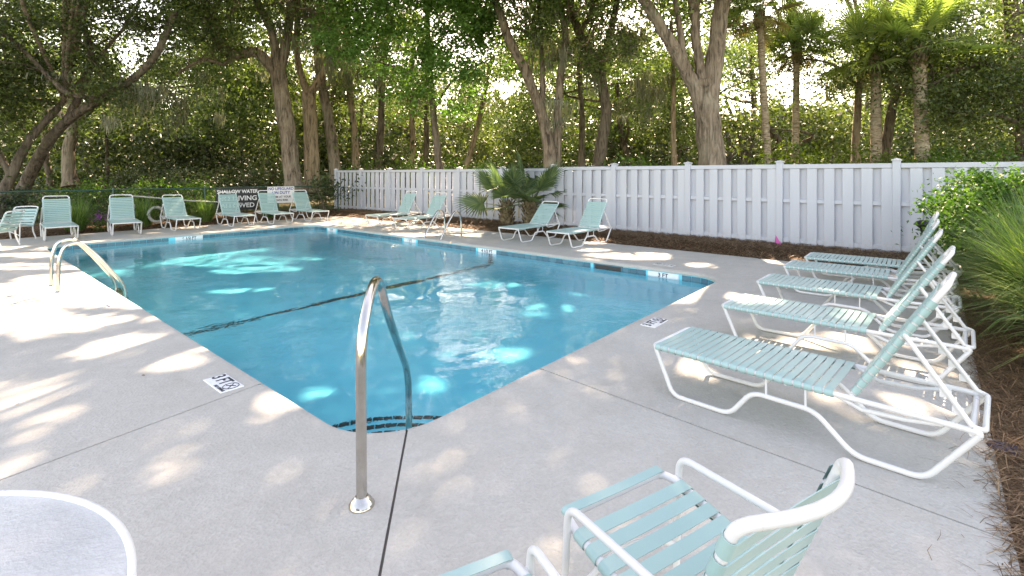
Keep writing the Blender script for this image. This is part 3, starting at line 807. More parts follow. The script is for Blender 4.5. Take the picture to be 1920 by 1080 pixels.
# ------------------------------------------------------------------ strap armchairs
AW = 0.50
arm_strap = strap_mesh('seat_strap', AW - 0.02, 0.0445, 0.0165); arm_back_strap = strap_mesh('back_strap', AW - 0.02, 0.052, 0.0175)
hwA = AW / 2
legs_me = []
for sx in (-1, 1):
    mbL = MB()
    # one bent tube: front leg, arm, down to the back upright
    mbL.tube(fillet([(sx * (hwA + 0.02), 0.005, 0.012), (sx * (hwA + 0.012), -0.015, 0.475), (sx * (hwA + 0.012), -0.42, 0.478), (sx * (hwA + 0.0), -0.475, 0.44)], 0.055, 6), 0.0122, 10)
    mbL.lathe([(0.0, -0.002), (0.017, 0.0), (0.018, 0.02), (0.014, 0.024)], 10, (sx * (hwA + 0.02), 0.005, 0.0))
    mbL.tube([(sx * (hwA - 0.016), -0.01, 0.395), (sx * (hwA + 0.016), -0.012, 0.395)], 0.011, 8)
    legs_me.append(mbL.mesh('arm_and_front_leg', M['white']))
mbS = MB()
mbS.tube(fillet([(-hwA + 0.01, -0.43, 0.315), (-hwA + 0.01, -0.01, 0.395), (-hwA + 0.03, 0.045, 0.395), (hwA - 0.03, 0.045, 0.395), (hwA - 0.01, -0.01, 0.395), (hwA - 0.01, -0.43, 0.315)], 0.05, 5), 0.0145, 10)
mbS.tube([(-hwA + 0.01, -0.40, 0.318), (hwA - 0.01, -0.40, 0.318)], 0.0135, 8)
mbS.tube([(x, 0.0, 0.13 + 0.10 * math.cos(x / hwA * 1.45)) for x in np.linspace(-hwA - 0.01, hwA + 0.01, 13)], 0.010, 8)
seatf_me = mbS.mesh('seat_frame', M['white'])
mbB = MB(); bl = Vector((0, -0.168, 0.435)); b0v = Vector((0, -0.42, 0.315))
def backp(t, sx): return Vector((sx * (hwA - 0.01), b0v.y + bl.y * t, b0v.z + bl.z * t))
top_arc = [Vector((x, b0v.y + bl.y - 0.085 * math.cos(x / hwA * PI / 2), b0v.z + bl.z + 0.012 * math.cos(x / hwA * PI / 2))) for x in np.linspace(-hwA + 0.03, hwA - 0.03, 13)]
path = [Vector((-hwA - 0.005, -0.50, 0.012)), Vector((-hwA + 0.01, -0.43, 0.20)), backp(0.0, -1), backp(0.5, -1), backp(0.96, -1)] + top_arc + [backp(0.96, 1), backp(0.5, 1), backp(0.0, 1), Vector((hwA - 0.01, -0.43, 0.20)), Vector((hwA + 0.005, -0.50, 0.012))]
mbB.tube(fillet(path, 0.03, 3), 0.0155, 10)
backf_me = mbB.mesh('back_frame', M['white'])
def armchair(x, y, rz, label, kind=None, seat_n=8):
    """Seat front centred on (x, y); the sitter looks along local +y."""
    t = empty('strap_armchair', (x, y, 0), rz); tag(t, label, 'armchair', 'aqua strap armchairs')
    link('arm_and_front_leg', legs_me[0], t); link('arm_and_front_leg', legs_me[1], t); link('seat_frame', seatf_me, t); bf = link('back_frame', backf_me, t)
    mb = MB()
    sl_ = math.atan2(0.08, 0.42)
    for i in range(seat_n - 1):
        yy = -0.058 - i * 0.0565
        link('seat_strap', arm_strap, t, (0, yy, 0.395 + (yy + 0.01) * 0.19), (sl_, 0, random.uniform(-.01, .01)))
    link('seat_strap', arm_strap, t, (0, 0.043, 0.401), (sl_ * 0.6, 0, 0)).scale = (0.90, 0.8, 0.8)
    ab = math.atan2(bl.z, bl.y)
    for i in range(6):
        q = b0v + bl * (0.12 + 0.148 * i)
        link('back_strap', arm_back_strap, bf, (0, q.y, q.z), (ab - PI, 0, PI) if False else (ab, 0, 0))
    return t
fa = math.atan2(-0.307, 0.952)
armchair(-0.04, -1.578, fa, 'large aqua strap armchair in the right foreground with curved back tube')
armchair(-0.73, -1.40, fa - 0.10, 'aqua strap armchair cut off by the bottom edge, left of the foreground armchair')
armchair(-0.45, 13.62, 2.45, 'aqua strap armchair at the far left, turned to the pool')
armchair(-0.86, 12.75, 0.9, 'aqua strap armchair at the left edge, seen from behind')

# ------------------------------------------------------------------ round table
tb_ = empty('round_table', (-1.936, -0.973, 0)); tag(tb_, 'round patio table with white rim and frosted top, bottom left', 'table')
R_ = 0.625
mb = MB(); mb.lathe([(0.0, 0.686), (R_ - 0.012, 0.686), (R_ - 0.012, 0.694), (0.0, 0.694)], 72, smooth=False); mb.build('table_top', M['frosted'], tb_)
mb = MB(); mb.lathe([(R_ - 0.0145, 0.682), (R_ - 0.0145, 0.699), (R_ - 0.012, 0.703), (R_ - 0.003, 0.703), (R_ + 0.001, 0.699), (R_ + 0.001, 0.672), (R_ - 0.003, 0.667), (R_ - 0.012, 0.667), (R_ - 0.0145, 0.672), (R_ - 0.0145, 0.684)], 96); mb.build('rim', M['white'], tb_)
for k in range(4):
    a = PI / 4 + k * PI / 2 + 0.25; c_, s_ = math.cos(a), math.sin(a)
    mb = MB(); mb.tube(fillet([(0.0, 0.0, 0.668), (0.50 * c_, 0.50 * s_, 0.668), (0.46 * c_, 0.46 * s_, 0.36), (0.56 * c_, 0.56 * s_, 0.012)], 0.06, 5), 0.0145, 10); mb.build('leg', M['white'], tb_)
mb = MB(); mb.tube([(0.455 * math.cos(a), 0.455 * math.sin(a), 0.36) for a in np.linspace(0, 2 * PI, 41)[:-1]], 0.0105, 8, closed=True); mb.build('stretcher_ring', M['white'], tb_)

# ------------------------------------------------------------------ steel handrail and ladders
hr = empty('handrail', (-0.314, -0.385, 0)); tag(hr, 'polished steel handrail bent over the corner steps in the foreground', 'handrail')
dv = Vector((0.73, 0.684, 0)).normalized()
def hp(s, z): return dv * s + Vector((0, 0, z))
pts = fillet([hp(0, 0.0), hp(-0.012, 0.45), hp(-0.02, 0.80), hp(0.30, 1.035), hp(0.62, 0.69), hp(1.26, 0.15), hp(1.36, -0.02), hp(1.37, -0.60)], 0.22, 9)
mb = MB(); mb.tube(pts, 0.0245, 20); mb.build('rail', M['steel'], hr)
mb = MB(); mb.lathe([(0.058, 0.0), (0.058, 0.008), (0.050, 0.016), (0.046, 0.026), (0.036, 0.032), (0.030, 0.045), (0.0255, 0.047), (0.0255, 0.03)], 32); mb.build('base_cover', M['steel'], hr)
def ladder(x, y0, y1, sg, label):
    t = empty('pool_ladder', (x, (y0 + y1) / 2, 0)); tag(t, label, 'ladder', 'steel pool ladders')
    for y in (y0, y1):
        yy = y - (y0 + y1) / 2
        pr = [(0, 0.0), (0.005, 0.40), (0.06, 0.60), (0.22, 0.640), (0.40, 0.42), (0.655, 0.03), (0.70, -0.10), (0.70, -1.2)]
        pts = fillet([(sg * s_, yy, z) for s_, z in pr], 0.13, 8)
        mb = MB(); mb.tube(pts, 0.0225, 16); o = mb.build('rail', M['steel'], t)
        mb = MB(); mb.lathe([(0.045, 0.0), (0.045, 0.006), (0.036, 0.014), (0.0235, 0.022), (0.0235, 0.01)], 20, (0, yy, 0)); mb.build('base_cover', M['steel'], o)
    for z in (-0.19, -0.48, -0.78):
        mb = MB(); mb.box((sg * 0.70, 0, z), (0.09, abs(y1 - y0) - 0.05, 0.035), bev=0.01); mb.build('tread', M['steel'], t)
ladder(-0.515, 6.23, 6.78, 1, 'steel pool ladder on the left deck with two arched rails')
ladder(6.87, 6.44, 7.04, -1, 'steel pool ladder on the far side below the white fence')

# ------------------------------------------------------------------ signs, ring, pole, small things
def sign(x0, x1, z0, z1, y, panel_m, lines, label, name='warning_sign'):
    t = empty(name, ((x0 + x1) / 2, y, 0)); tag(t, label, 'sign')
    wd = x1 - x0
    mb = MB(); mb.box((0, 0, (z0 + z1) / 2), (wd, 0.012, z1 - z0), bev=0.002); mb.build('panel', panel_m, t)
    for (tx, z, sz, ink, sx) in lines: text('lettering', tx, sz, ink, t, (0, -0.0085, z), (PI / 2, 0, 0), sx=sx, bold=sz * 0.02)
    for sx in (-1, 1):
        mb = MB(); mb.tube([(sx * (wd / 2 - 0.04), -0.008, z1 - 0.04), (sx * (wd / 2 - 0.04), 0.03, z1 - 0.04)], 0.008, 6); mb.build('fixing', M['steel'], t)
W_ = M['ink_white']; Bl = M['ink_blue']
sg1 = sign(4.51, 5.86, 0.32, 1.06, GY - 0.035, M['sign_black'], [('SHALLOW WATER', 0.945, 0.165, W_, 0.93), ('NO DIVING', 0.715, 0.225, W_, 1.05), ('ALLOWED', 0.475, 0.215, W_, 1.05)], 'black sign with white lettering about shallow water and diving')
sg2 = sign(6.16, 7.12, 0.50, 1.09, GY - 0.035, M['sign_white'], [('NO LIFEGUARD', 1.01, 0.135, Bl, 0.95), ('ON DUTY', 0.87, 0.14, Bl, 1.0), ('SWIM AT YOUR', 0.72, 0.10, M['ink'], 1.0), ('OWN RISK', 0.60, 0.105, M['ink'], 1.0)], 'white sign with blue lettering about no lifeguard on duty')
for i, (px, hh) in enumerate(((253, 1.17), (295, 1.15))):
    p = at(px, 0, 16.2 if i == 0 else 16.4); mb = MB()
    mb.tube([(0, 0, -0.2), (0.01, 0, hh)], [0.095, 0.085], 10); mb.v = [(v[0], v[1], v[2]) for v in mb.v]
    po = mb.build('wooden_post', M['wood']); po.location = (p.x, p.y, 0)
    tag(po, ('left' if i == 0 else 'right') + ' one of two short weathered wooden posts by the hedge', 'post', 'wooden posts')
rg_ = MB(); rg_.tube([(0.21 * math.cos(a), 0, 0.21 * math.sin(a)) for a in np.linspace(0, 2 * PI, 33)[:-1]], 0.042, 10, closed=True)
p = gnd(288, 417); ro = rg_.build('ring_buoy', M['buoy']); ro.location = (2.72, 14.85, 0.36); ro.rotation_euler = (A(-12), 0, A(12))
tag(ro, 'whitish ring leaning behind the third chaise from the left', 'ring buoy')
mb = MB(); mb.tube([(2.0, 14.95, 0.94), (3.6, 15.05, 0.72), (5.2, 15.15, 0.56)], 0.021, 8); po = mb.build('rescue_pole', M['buoy']); tag(po, 'long thin white pole sloping down behind the far chaises', 'pole')
# path light, pink plant flag, valve caps, scraps by the bed
t = empty('path_light', (9.41, -2.25, 0.0)); tag(t, 'black mushroom path light in front of the fence by the shrub', 'lamp')
mb = MB(); mb.tube([(0, 0, -0.1), (0, 0, 0.62)], 0.028, 10); mb.build('stem', M['black'], t)
mb = MB(); mb.lathe([(0.0, 0.75), (0.05, 0.745), (0.10, 0.72), (0.132, 0.675), (0.136, 0.665), (0.12, 0.67), (0.05, 0.60), (0.035, 0.52), (0.03, 0.45)], 20); mb.build('hood', M['black'], t)
t = empty('marker_flag', (9.35, 0.02, 0.06)); tag(t, 'small pink flag stuck in the mulch against the white fence', 'flag')
mb = MB(); mb.tube([(0, 0, -0.05), (0.005, 0, 0.26)], 0.004, 5); mb.build('stake', M['wood'], t)
mb = MB(); mb.add([(0, 0, 0.26), (-0.01, -0.10, 0.10), (0.015, -0.09, 0.07), (0.01, 0.02, 0.10), (0.004, 0.0, 0.26), (-0.002, -0.1, 0.1)], [(0, 1, 2, 3), (3, 2, 1, 0)]); mb.build('cloth', M['pink'], t)
t = empty('spray_nozzle', (1.98, -2.82, 0.0)); tag(t, 'round black and grey sprinkler cap lying in the pine straw', 'sprinkler')
mb = MB(); mb.lathe([(0.0, 0.075), (0.03, 0.072), (0.045, 0.06), (0.05, 0.0)], 16); mb.build('body', M['black'], t)
mb = MB(); mb.tube([(0.028 * math.cos(a), 0.028 * math.sin(a), 0.076) for a in np.linspace(0, 2 * PI, 17)[:-1]], 0.006, 6, closed=True); mb.build('cap_ring', M['roller'], t)
t = empty('valve_cover', (2.28, -2.70, -0.005)); tag(t, 'flat dark purple valve cover at the edge of the deck', 'cover')
mb = MB(); mb.lathe([(0.0, 0.018), (0.06, 0.018), (0.075, 0.012), (0.08, 0.0)], 20); mb.build('lid', M['rock'], t)
mb = MB()
for a in range(6): mb.box((0.035 * math.cos(a * PI / 3), 0.035 * math.sin(a * PI / 3), 0.02), (0.03, 0.006, 0.006), a * PI / 3)
mb.build('rib', M['rock'], t)
sc_ = MB(); sc_.add([(0, 0, 0.0), (0.06, 0.01, 0.015), (0.055, 0.05, 0.03), (0.0, 0.045, 0.012), (0.03, 0.025, 0.035)], [(0, 1, 4), (1, 2, 4), (2, 3, 4), (3, 0, 4)])
so_ = sc_.build('litter_scrap', M['blue']); so_.location = (3.72, -3.05, 0.05); tag(so_, 'small blue scrap lying in the pine straw under the grass', 'litter')
# twig caught in the left joint

# ------------------------------------------------------------------ vegetation
def leaf_arrays(c, size, r, up=0.6, width=0.55, droop=0.0):
    """Diamond leaves (two triangles' worth, folded along the middle) at points c."""
    n = len(c); s = size * r.uniform(0.6, 1.35, n)
    nz = r.normal(0, 1, (n, 3)); nz[:, 2] += up; nz /= np.linalg.norm(nz, axis=1)[:, None]
    d = r.normal(0, 1, (n, 3)); d[:, 2] -= droop; d -= nz * (d * nz).sum(1)[:, None]; d /= np.linalg.norm(d, axis=1)[:, None] + 1e-9
    sd = np.cross(nz, d); s = s[:, None]
    base = c - d * s * 0.5; tip = c + d * s * 0.5
    l = c + sd * s * width * 0.5 + nz * s * 0.10 - d * s * 0.05; rr = c - sd * s * width * 0.5 + nz * s * 0.10 - d * s * 0.05
    return np.stack([base, rr, tip, l], 1).reshape(-1, 3)
def leaf_mesh(name, c, size, mat, r, **kw):
    v = leaf_arrays(c, size, r, **kw)
    f = np.arange(len(v), dtype=np.int32).reshape(-1, 4)
    return mesh_np(name, v, f, 4, [mat])
def blob_points(r, blobs, sub_r=0.34, per_sub=46, dens=1.0, flat=0.65, shell=0.55):
    """blobs: (centre, (rx, ry, rz), weight). Leaves gathered in sub-clumps spread through each blob."""
    out = []
    for (c, rad, wgt) in blobs:
        rad = np.array(rad if hasattr(rad, '__len__') else (rad, rad, rad * 0.75))
        vol = rad.prod() * 4.19; ns = max(4, int(vol ** 0.80 * 2.1 * wgt * dens))
        d = r.normal(0, 1, (ns, 3)); d /= np.linalg.norm(d, axis=1)[:, None]
        q = np.array(c)[None] + d * (r.uniform(0, 1, ns) ** shell)[:, None] * rad[None]
        k = r.poisson(per_sub, ns); rep = np.repeat(np.arange(ns), k)
        off = r.normal(0, 1, (len(rep), 3)) * sub_r * r.uniform(0.6, 1.3, ns)[rep][:, None]; off[:, 2] *= flat
        out.append(q[rep] + off)
    return np.concatenate(out) if out else np.zeros((0, 3))
def limb(mb, pts, r0, r1, n=9, wob=0.0, r=RNG, sub=4, flare=0.0):
    """Smooth tapering limb through the given points."""
    P = [Vector(p) for p in pts]; out = []
    for i in range(len(P) - 1):
        p0 = P[max(i - 1, 0)]; p1 = P[i]; p2 = P[i + 1]; p3 = P[min(i + 2, len(P) - 1)]
        for k in range(sub):
            t = k / sub
            out.append(0.5 * ((2 * p1) + (p2 - p0) * t + (2 * p0 - 5 * p1 + 4 * p2 - p3) * t * t + (3 * p1 - p0 - 3 * p2 + p3) * t ** 3))
    out.append(P[-1]); m = len(out); rs = []
    for i in range(m):
        t = i / (m - 1); out[i] = out[i] + Vector(r.normal(0, wob, 3))
        rs.append((r0 + (r1 - r0) * t ** 0.85) * (1 + r.normal(0, 0.035)) + flare * max(0, 1 - t * m / 3.0) ** 2)
    b = len(mb.v); mb.tube(out, rs, n, caps=True)
    return out
def twigs(mb, r, start, direction, length, rad, depth, tips):
    """Recursive side branches; collects tip positions."""
    d = Vector(direction).normalized(); p = Vector(start); pts = [p.copy()]
    k = 4
    for i in range(k):
        d = (d + Vector(r.normal(0, 0.28, 3)) + Vector((0, 0, 0.05))).normalized(); p = p + d * (length / k); pts.append(p.copy())
    mb.tube(pts, [rad * (1 - 0.7 * i / k) for i in range(k + 1)], 5 if depth else 4, caps=False)
    tips.append(tuple(pts[-1])); tips.append(tuple(pts[-2]))
    if depth > 0:
        for i in range(2, k + 1):
            for q in range(r.integers(1, 3)):
                nd = (d + Vector(r.normal(0, 0.75, 3))).normalized(); twigs(mb, r, pts[i], nd, length * r.uniform(0.5, 0.75), rad * 0.5, depth - 1, tips)
def moss_points(r, anchors, strands=30, length=(0.3, 1.1)):
    vs = []; n0 = 0
    for a in anchors:
        a = np.array(a); Lm = r.uniform(*length); k = int(strands * r.uniform(0.6, 1.4))
        for i in range(k):
            p = a + r.normal(0, 1, 3) * np.array([0.16, 0.16, 0.05]); Ls = Lm * r.uniform(0.45, 1.1); wd = r.uniform(0.008, 0.022)
            ang = r.uniform(0, PI); sx = np.array([math.cos(ang), math.sin(ang), 0]) * wd
            q = p + np.array([r.normal(0, 0.05), r.normal(0, 0.05), -Ls * 0.5]); e = q + np.array([r.normal(0, 0.05), r.normal(0, 0.05), -Ls * 0.5])
            vs += [p - sx, p + sx, q + sx * 1.2, q - sx * 1.2, q - sx * 1.2, q + sx * 1.2, e + sx * 0.3, e - sx * 0.3]
    return np.array(vs)
def moss_obj(parent, r, anchors, **kw):
    v = moss_points(r, anchors, **kw)
    if len(v) == 0: return
    f = np.arange(len(v), dtype=np.int32).reshape(-1, 4)
    tag(link('moss', mesh_np('moss', v, f, 4, [M['moss']]), parent), kind='stuff')

TREES = []
# openings in the crowns through which the sun reaches the ground, as (X, Y, rx, ry) in metres right of and ahead of the photographer
def pg(px, py, rx, ry):
    Yg = FPX * CAM.z / (py - HOR); return ((px - 960) / FPX * Yg, Yg, rx, ry)
OPEN = [pg(60, 552, 2.2, 0.75), pg(190, 520, 1.0, 0.6), pg(-60, 600, 1.0, 0.5), pg(130, 478, 2.0, 0.22), pg(30, 465, 1.6, 0.25), pg(60, 500, 1.5, 0.22), pg(250, 440, 1.5, 0.25), pg(400, 425, 1.5, 0.3), pg(620, 410, 1.6, 0.4),
        pg(1185, 480, 0.75, 0.38), pg(1100, 468, 0.35, 0.2), pg(1330, 497, 0.3, 0.14), pg(1275, 533, 0.50, 0.30), pg(1330, 552, 0.4, 0.16), pg(1255, 560, 0.25, 0.14), pg(1590, 640, 0.55, 0.17), pg(1430, 650, 0.22, 0.14), pg(1300, 690, 0.12, 0.10), pg(1700, 700, 0.30, 0.16), pg(1780, 760, 0.25, 0.10),
        pg(200, 660, 0.24, 0.10), pg(250, 640, 0.26, 0.10), pg(60, 732, 0.32, 0.10), pg(140, 715, 0.26, 0.09), pg(330, 680, 0.25, 0.06), pg(20, 775, 0.26, 0.07), pg(190, 600, 0.3, 0.1), pg(110, 620, 0.3, 0.1), pg(520, 750, 0.12, 0.06),
        pg(700, 425, 0.9, 0.35), pg(930, 440, 1.0, 0.3), pg(1130, 455, 0.4, 0.2), pg(1480, 490, 0.6, 0.15),
        (-7.0, 12.7, 2.4, 0.65), (-5.2, 11.6, 0.9, 0.35), (-8.6, 11.3, 1.2, 0.4), (-2.6, 12.6, 0.8, 0.3), (0.0, 6.3, 0.18, 0.13), (-1.8, 5.5, 0.09, 0.05), (-0.7, 5.6, 0.04, 0.03), (0.6, 8.0, 0.30, 0.2), (1.3, 8.9, 0.25, 0.1), (-0.2, 9.6, 0.4, 0.15), (-4.5, 9.6, 0.5, 0.12),
        (6.9, 5.7, 1.5, 1.0), (4.6, 3.9, 0.35, 0.25), (5.6, 4.5, 0.5, 0.2), (-12.1, 14.4, 3.3, 0.9)]
def sun_gaps(c, org):
    w_ = c + np.array(org)[None]; sd = np.array(SUN_DIR) / SUN_DIR.z
    g_ = w_ - sd[None] * w_[:, 2:3]; d = g_ - np.array(CAM)[None]
    X = d @ np.array(RGT); Y = d @ np.array(FWD); keep = np.ones(len(c), dtype=bool)
    wob = 0.16 * np.sin(X * 5.1 + 2 * np.sin(Y * 4.3)) + 0.14 * np.sin(Y * 9.0 + X * 3.0)
    for (x, y, rx, ry) in OPEN: keep &= (((X - x) / (rx + 0.10)) ** 2 + ((Y - y) / (ry + 0.10)) ** 2) > 1.0 + wob
    return c[keep]
def W(px, py, Y): return tuple(at(px, py, Y))
def tree(name, label, cat, bark, leafm, limbs, blobs, seed, leaf=0.115, moss=(), dens=1.0, sub_r=0.34, per_sub=46, group='live oaks beyond the pool', twig=10, high=None, flat=0.65, up=0.6):
    """limbs: list of (points, r0, r1). blobs: list of (centre, radius, weight)."""
    r = np.random.default_rng(seed)
    base = Vector(limbs[0][0][0]); org = Vector((base.x, base.y, 0))
    t = empty(name, org); tag(t, label, cat, group)
    mb = MB(); tips = []
    for i, (pts, r0, r1) in enumerate(limbs):
        pts = [Vector(p) - org for p in pts]
        out = limb(mb, pts, r0, r1, 12 if r0 > 0.2 else 8, 0.012 * min(1, r0 * 4), r, flare=r0 * 0.35 if i == 0 else 0)
        for q in range(twig if i else twig // 3):
            k = r.integers(len(out) // 2, len(out)); d = Vector(r.normal(0, 1, 3)); d.z = abs(d.z) * 0.6
            if r1 < 0.25: twigs(mb, r, out[k], d, r.uniform(0.9, 2.2), max(0.014, r1 * 0.45), 1, tips)
    link('trunk', mb.mesh('trunk', bark), t)
    bl = [((Vector(c) - org), rad, wg) for c, rad, wg in blobs]
    if high: bl += [((Vector(c) - org), rad, wg) for c, rad, wg in high]
    bl += [(tp, (0.55, 0.55, 0.4), 0.9) for tp in tips[::3]]
    c = blob_points(r, [(tuple(a), b, w_) for a, b, w_ in bl], sub_r, per_sub, dens, flat)
    c = sun_gaps(c, org)
    link('crown', leaf_mesh('crown', c, leaf, leafm, r, up=up), t)
    if len(moss): moss_obj(t, r, [tuple(Vector(m_) - org) for m_ in moss])
    TREES.append((t, org, [Vector(p[-1]) - org for p, _, _ in limbs]))
    return t
def canopy(seed, X0, X1, Y0, Y1, z0, z1, n, rad=(1.0, 2.0), wg=0.5):
    """High crown masses above the frame, in camera-ground coordinates."""
    r = np.random.default_rng(seed); out = []
    for i in range(n):
        p = cg(r.uniform(X0, X1), r.uniform(Y0, Y1), r.uniform(z0, z1)); k = r.uniform(*rad); out.append((tuple(p), (k, k, k * 0.5), wg))
    return out
def mossline(seed, spots):
    r = np.random.default_rng(seed); out = []
    for (px0, py0, px1, py1, Y, n) in spots:
        for i in range((n + 1) // 2):
            t = r.uniform(); out.append(W(px0 + (px1 - px0) * t + r.normal(0, 14), py0 + (py1 - py0) * t + r.normal(0, 20) - 8, Y + r.normal(0, 0.5)))
    return out
def bl(px, py, Y, r, wgt=1.0): return (W(px, py, Y), (r, r, r * 0.7), wgt)
def blobs_in(seed, boxes):
    """boxes: (px0, px1, py0, py1, Y0, Y1, n, r0, r1, weight)"""
    r = np.random.default_rng(seed); out = []
    for (a, b, c, d, Y0, Y1, n, r0, r1, wg) in boxes:
        for i in range(n):
            k = r.uniform(r0, r1); out.append((W(r.uniform(a, b), r.uniform(c, d), r.uniform(Y0, Y1)), (k, k, k * 0.65), wg))
    return out
OK_, DK, YL = M['oakleaf'], M['oakleaf_dk'], M['oakleaf_yl']

# leaning oaks at the far left
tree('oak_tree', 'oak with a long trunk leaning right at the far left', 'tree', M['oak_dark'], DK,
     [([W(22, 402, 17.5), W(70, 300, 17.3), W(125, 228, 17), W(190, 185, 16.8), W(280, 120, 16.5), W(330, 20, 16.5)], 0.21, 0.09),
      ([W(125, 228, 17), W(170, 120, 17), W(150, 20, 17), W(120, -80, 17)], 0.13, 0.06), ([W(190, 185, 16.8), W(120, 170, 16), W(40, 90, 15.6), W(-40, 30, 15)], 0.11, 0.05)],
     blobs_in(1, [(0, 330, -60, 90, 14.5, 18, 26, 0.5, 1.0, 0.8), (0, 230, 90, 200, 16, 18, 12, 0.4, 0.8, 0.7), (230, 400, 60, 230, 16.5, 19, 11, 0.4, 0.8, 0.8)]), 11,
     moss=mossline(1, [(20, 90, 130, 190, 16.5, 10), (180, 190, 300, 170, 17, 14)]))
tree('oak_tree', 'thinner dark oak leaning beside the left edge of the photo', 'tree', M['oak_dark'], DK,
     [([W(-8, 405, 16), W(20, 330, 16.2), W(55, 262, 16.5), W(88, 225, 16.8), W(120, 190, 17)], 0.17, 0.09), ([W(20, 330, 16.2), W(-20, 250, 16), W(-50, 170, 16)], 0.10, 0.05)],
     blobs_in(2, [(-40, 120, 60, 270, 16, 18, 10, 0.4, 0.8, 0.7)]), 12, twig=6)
tree('oak_tree', 'pale mossy oak trunk behind the hedge on the left', 'tree', M['oak'], OK_,
     [([W(132, 350, 22), W(128, 285, 22), W(138, 230, 22), W(130, 120, 22), W(150, 20, 22)], 0.27, 0.14), ([W(138, 230, 22), W(230, 170, 22), W(330, 180, 22.4)], 0.18, 0.06), ([W(138, 230, 22), W(60, 180, 22), W(0, 170, 22)], 0.15, 0.06)],
     blobs_in(3, [(30, 420, 60, 260, 20.5, 24, 26, 0.6, 1.2, 0.7), (0, 400, -80, 60, 20, 24, 16, 0.7, 1.4, 0.6)]), 13,
     moss=mossline(3, [(200, 175, 330, 190, 22, 26), (330, 185, 440, 190, 22, 16)]))
# the twin oaks left of the fence end
tree('oak_tree', 'tall oak with a crooked left limb behind the lifeguard sign', 'tree', M['oak'], OK_,
     [([W(552, 366, 20.5), W(545, 300, 20.5), W(535, 220, 20.5), W(520, 130, 20.5)], 0.34, 0.30),
      ([W(520, 135, 20.5), W(480, 98, 20.3), W(440, 102, 20), W(408, 75, 19.6), W(396, 25, 19.4), W(365, -25, 19), W(330, -90, 18.6)], 0.25, 0.13),
      ([W(520, 135, 20.5), W(512, 70, 20.3), W(488, 15, 20.3), W(462, -40, 20), W(420, -140, 19)], 0.20, 0.11),
      ([W(525, 130, 20.5), W(540, 60, 20.6), W(545, -10, 20.6), W(560, -120, 20)], 0.22, 0.12), ([W(440, 102, 20), W(420, 120, 19.5), W(380, 112, 19), W(330, 140, 18.5)], 0.11, 0.04)],
     blobs_in(4, [(330, 560, -60, 40, 18.5, 21.5, 14, 0.5, 1.0, 0.7), (400, 560, 40, 110, 20.5, 22.5, 7, 0.4, 0.7, 0.6)]), 14,
     moss=mossline(4, [(450, 100, 500, 110, 20.2, 6), (540, 10, 560, 90, 20.6, 8)]))
tree('oak_tree', 'warm brown forked oak just left of the fence end', 'tree', M['oak_warm'], OK_,
     [([W(586, 362, 22), W(584, 280, 22), W(580, 205, 22), W(578, 175, 22)], 0.32, 0.29), ([W(578, 178, 22), W(562, 130, 22), W(556, 70, 22), W(560, -40, 22)], 0.17, 0.09),
      ([W(580, 178, 22), W(608, 130, 22), W(628, 60, 22), W(650, -40, 21.6)], 0.19, 0.10)],
     blobs_in(5, [(545, 660, -40, 120, 21, 24, 13, 0.5, 0.9, 0.6)]), 15, moss=mossline(5, [(560, 20, 660, 60, 21.5, 46), (580, 100, 650, 110, 22, 22), (600, 40, 640, 130, 21.4, 20)]))
tree('oak_tree', 'grey slanting oak trunk rising at the left fence post', 'tree', M['oak'], OK_,
     [([W(632, 350, 23.5), W(622, 260, 23.5), W(610, 190, 23.5), W(596, 110, 23.5), W(600, 0, 23.5)], 0.28, 0.17)], blobs_in(6, [(590, 720, 40, 170, 23.5, 26, 9, 0.5, 0.9, 0.6)]), 16, moss=mossline(6, [(640, 140, 720, 150, 24, 14)]))
# broad-leaved tree over the fence
tree('maple_tree', 'bright green broad-leaved tree hanging over the middle of the fence', 'tree', M['oak_dark'], M['maple'],
     [([W(828, 345, 20), W(820, 280, 20), W(812, 210, 19.8), W(805, 110, 19.6), W(800, 0, 19.5), W(800, -120, 19.5)], 0.17, 0.06),
      ([W(812, 210, 19.8), W(850, 150, 19.2), W(920, 110, 18.6)], 0.07, 0.025), ([W(810, 180, 19.8), W(750, 130, 19), W(680, 110, 18.4)], 0.07, 0.025), ([W(805, 100, 19.6), W(860, 40, 19), W(930, 10, 18.5)], 0.06, 0.02), ([W(805, 100, 19.6), W(740, 40, 19), W(670, 20, 18.4)], 0.06, 0.02)],
     blobs_in(7, [(690, 870, -60, 60, 16.8, 19.5, 26, 0.45, 0.85, 1.3), (680, 910, 40, 150, 16.8, 19.5, 30, 0.4, 0.75, 1.4), (750, 890, 140, 235, 17.2, 19.3, 18, 0.35, 0.6, 1.4), (655, 730, 60, 130, 16.8, 18.5, 9, 0.3, 0.5, 1.2), (860, 950, -20, 130, 16.8, 19, 10, 0.35, 0.6, 1.1)]), 17, leaf=0.14, per_sub=46, sub_r=0.30, twig=9, flat=0.5, up=1.3, group='broad-leaved trees')
tree('oak_tree', 'double-stemmed oak leaning left behind the palmettos', 'tree', M['oak'], OK_,
     [([W(1036, 345, 18.5), W(1028, 270, 18.5), W(1018, 220, 18.5), W(990, 145, 18.3), W(955, 75, 18), W(925, -10, 17.8), W(880, -120, 17)], 0.27, 0.12),
      ([W(1040, 330, 18.6), W(1046, 240, 18.7), W(1050, 150, 18.8), W(1060, 60, 18.8), W(1030, -40, 18.6)], 0.20, 0.11), ([W(1018, 215, 18.5), W(1016, 120, 18.8), W(1012, 30, 19), W(1000, -60, 19)], 0.12, 0.07)],
     blobs_in(8, [(900, 1060, -60, 60, 17, 20.5, 16, 0.5, 1.0, 0.75), (930, 1000, 60, 250, 19.5, 22, 7, 0.4, 0.7, 0.5)]), 18, moss=mossline(8, [(1000, 110, 1060, 120, 18.8, 20), (1010, 60, 1050, 60, 18.6, 12), (1020, 210, 1060, 200, 18.6, 10)]))
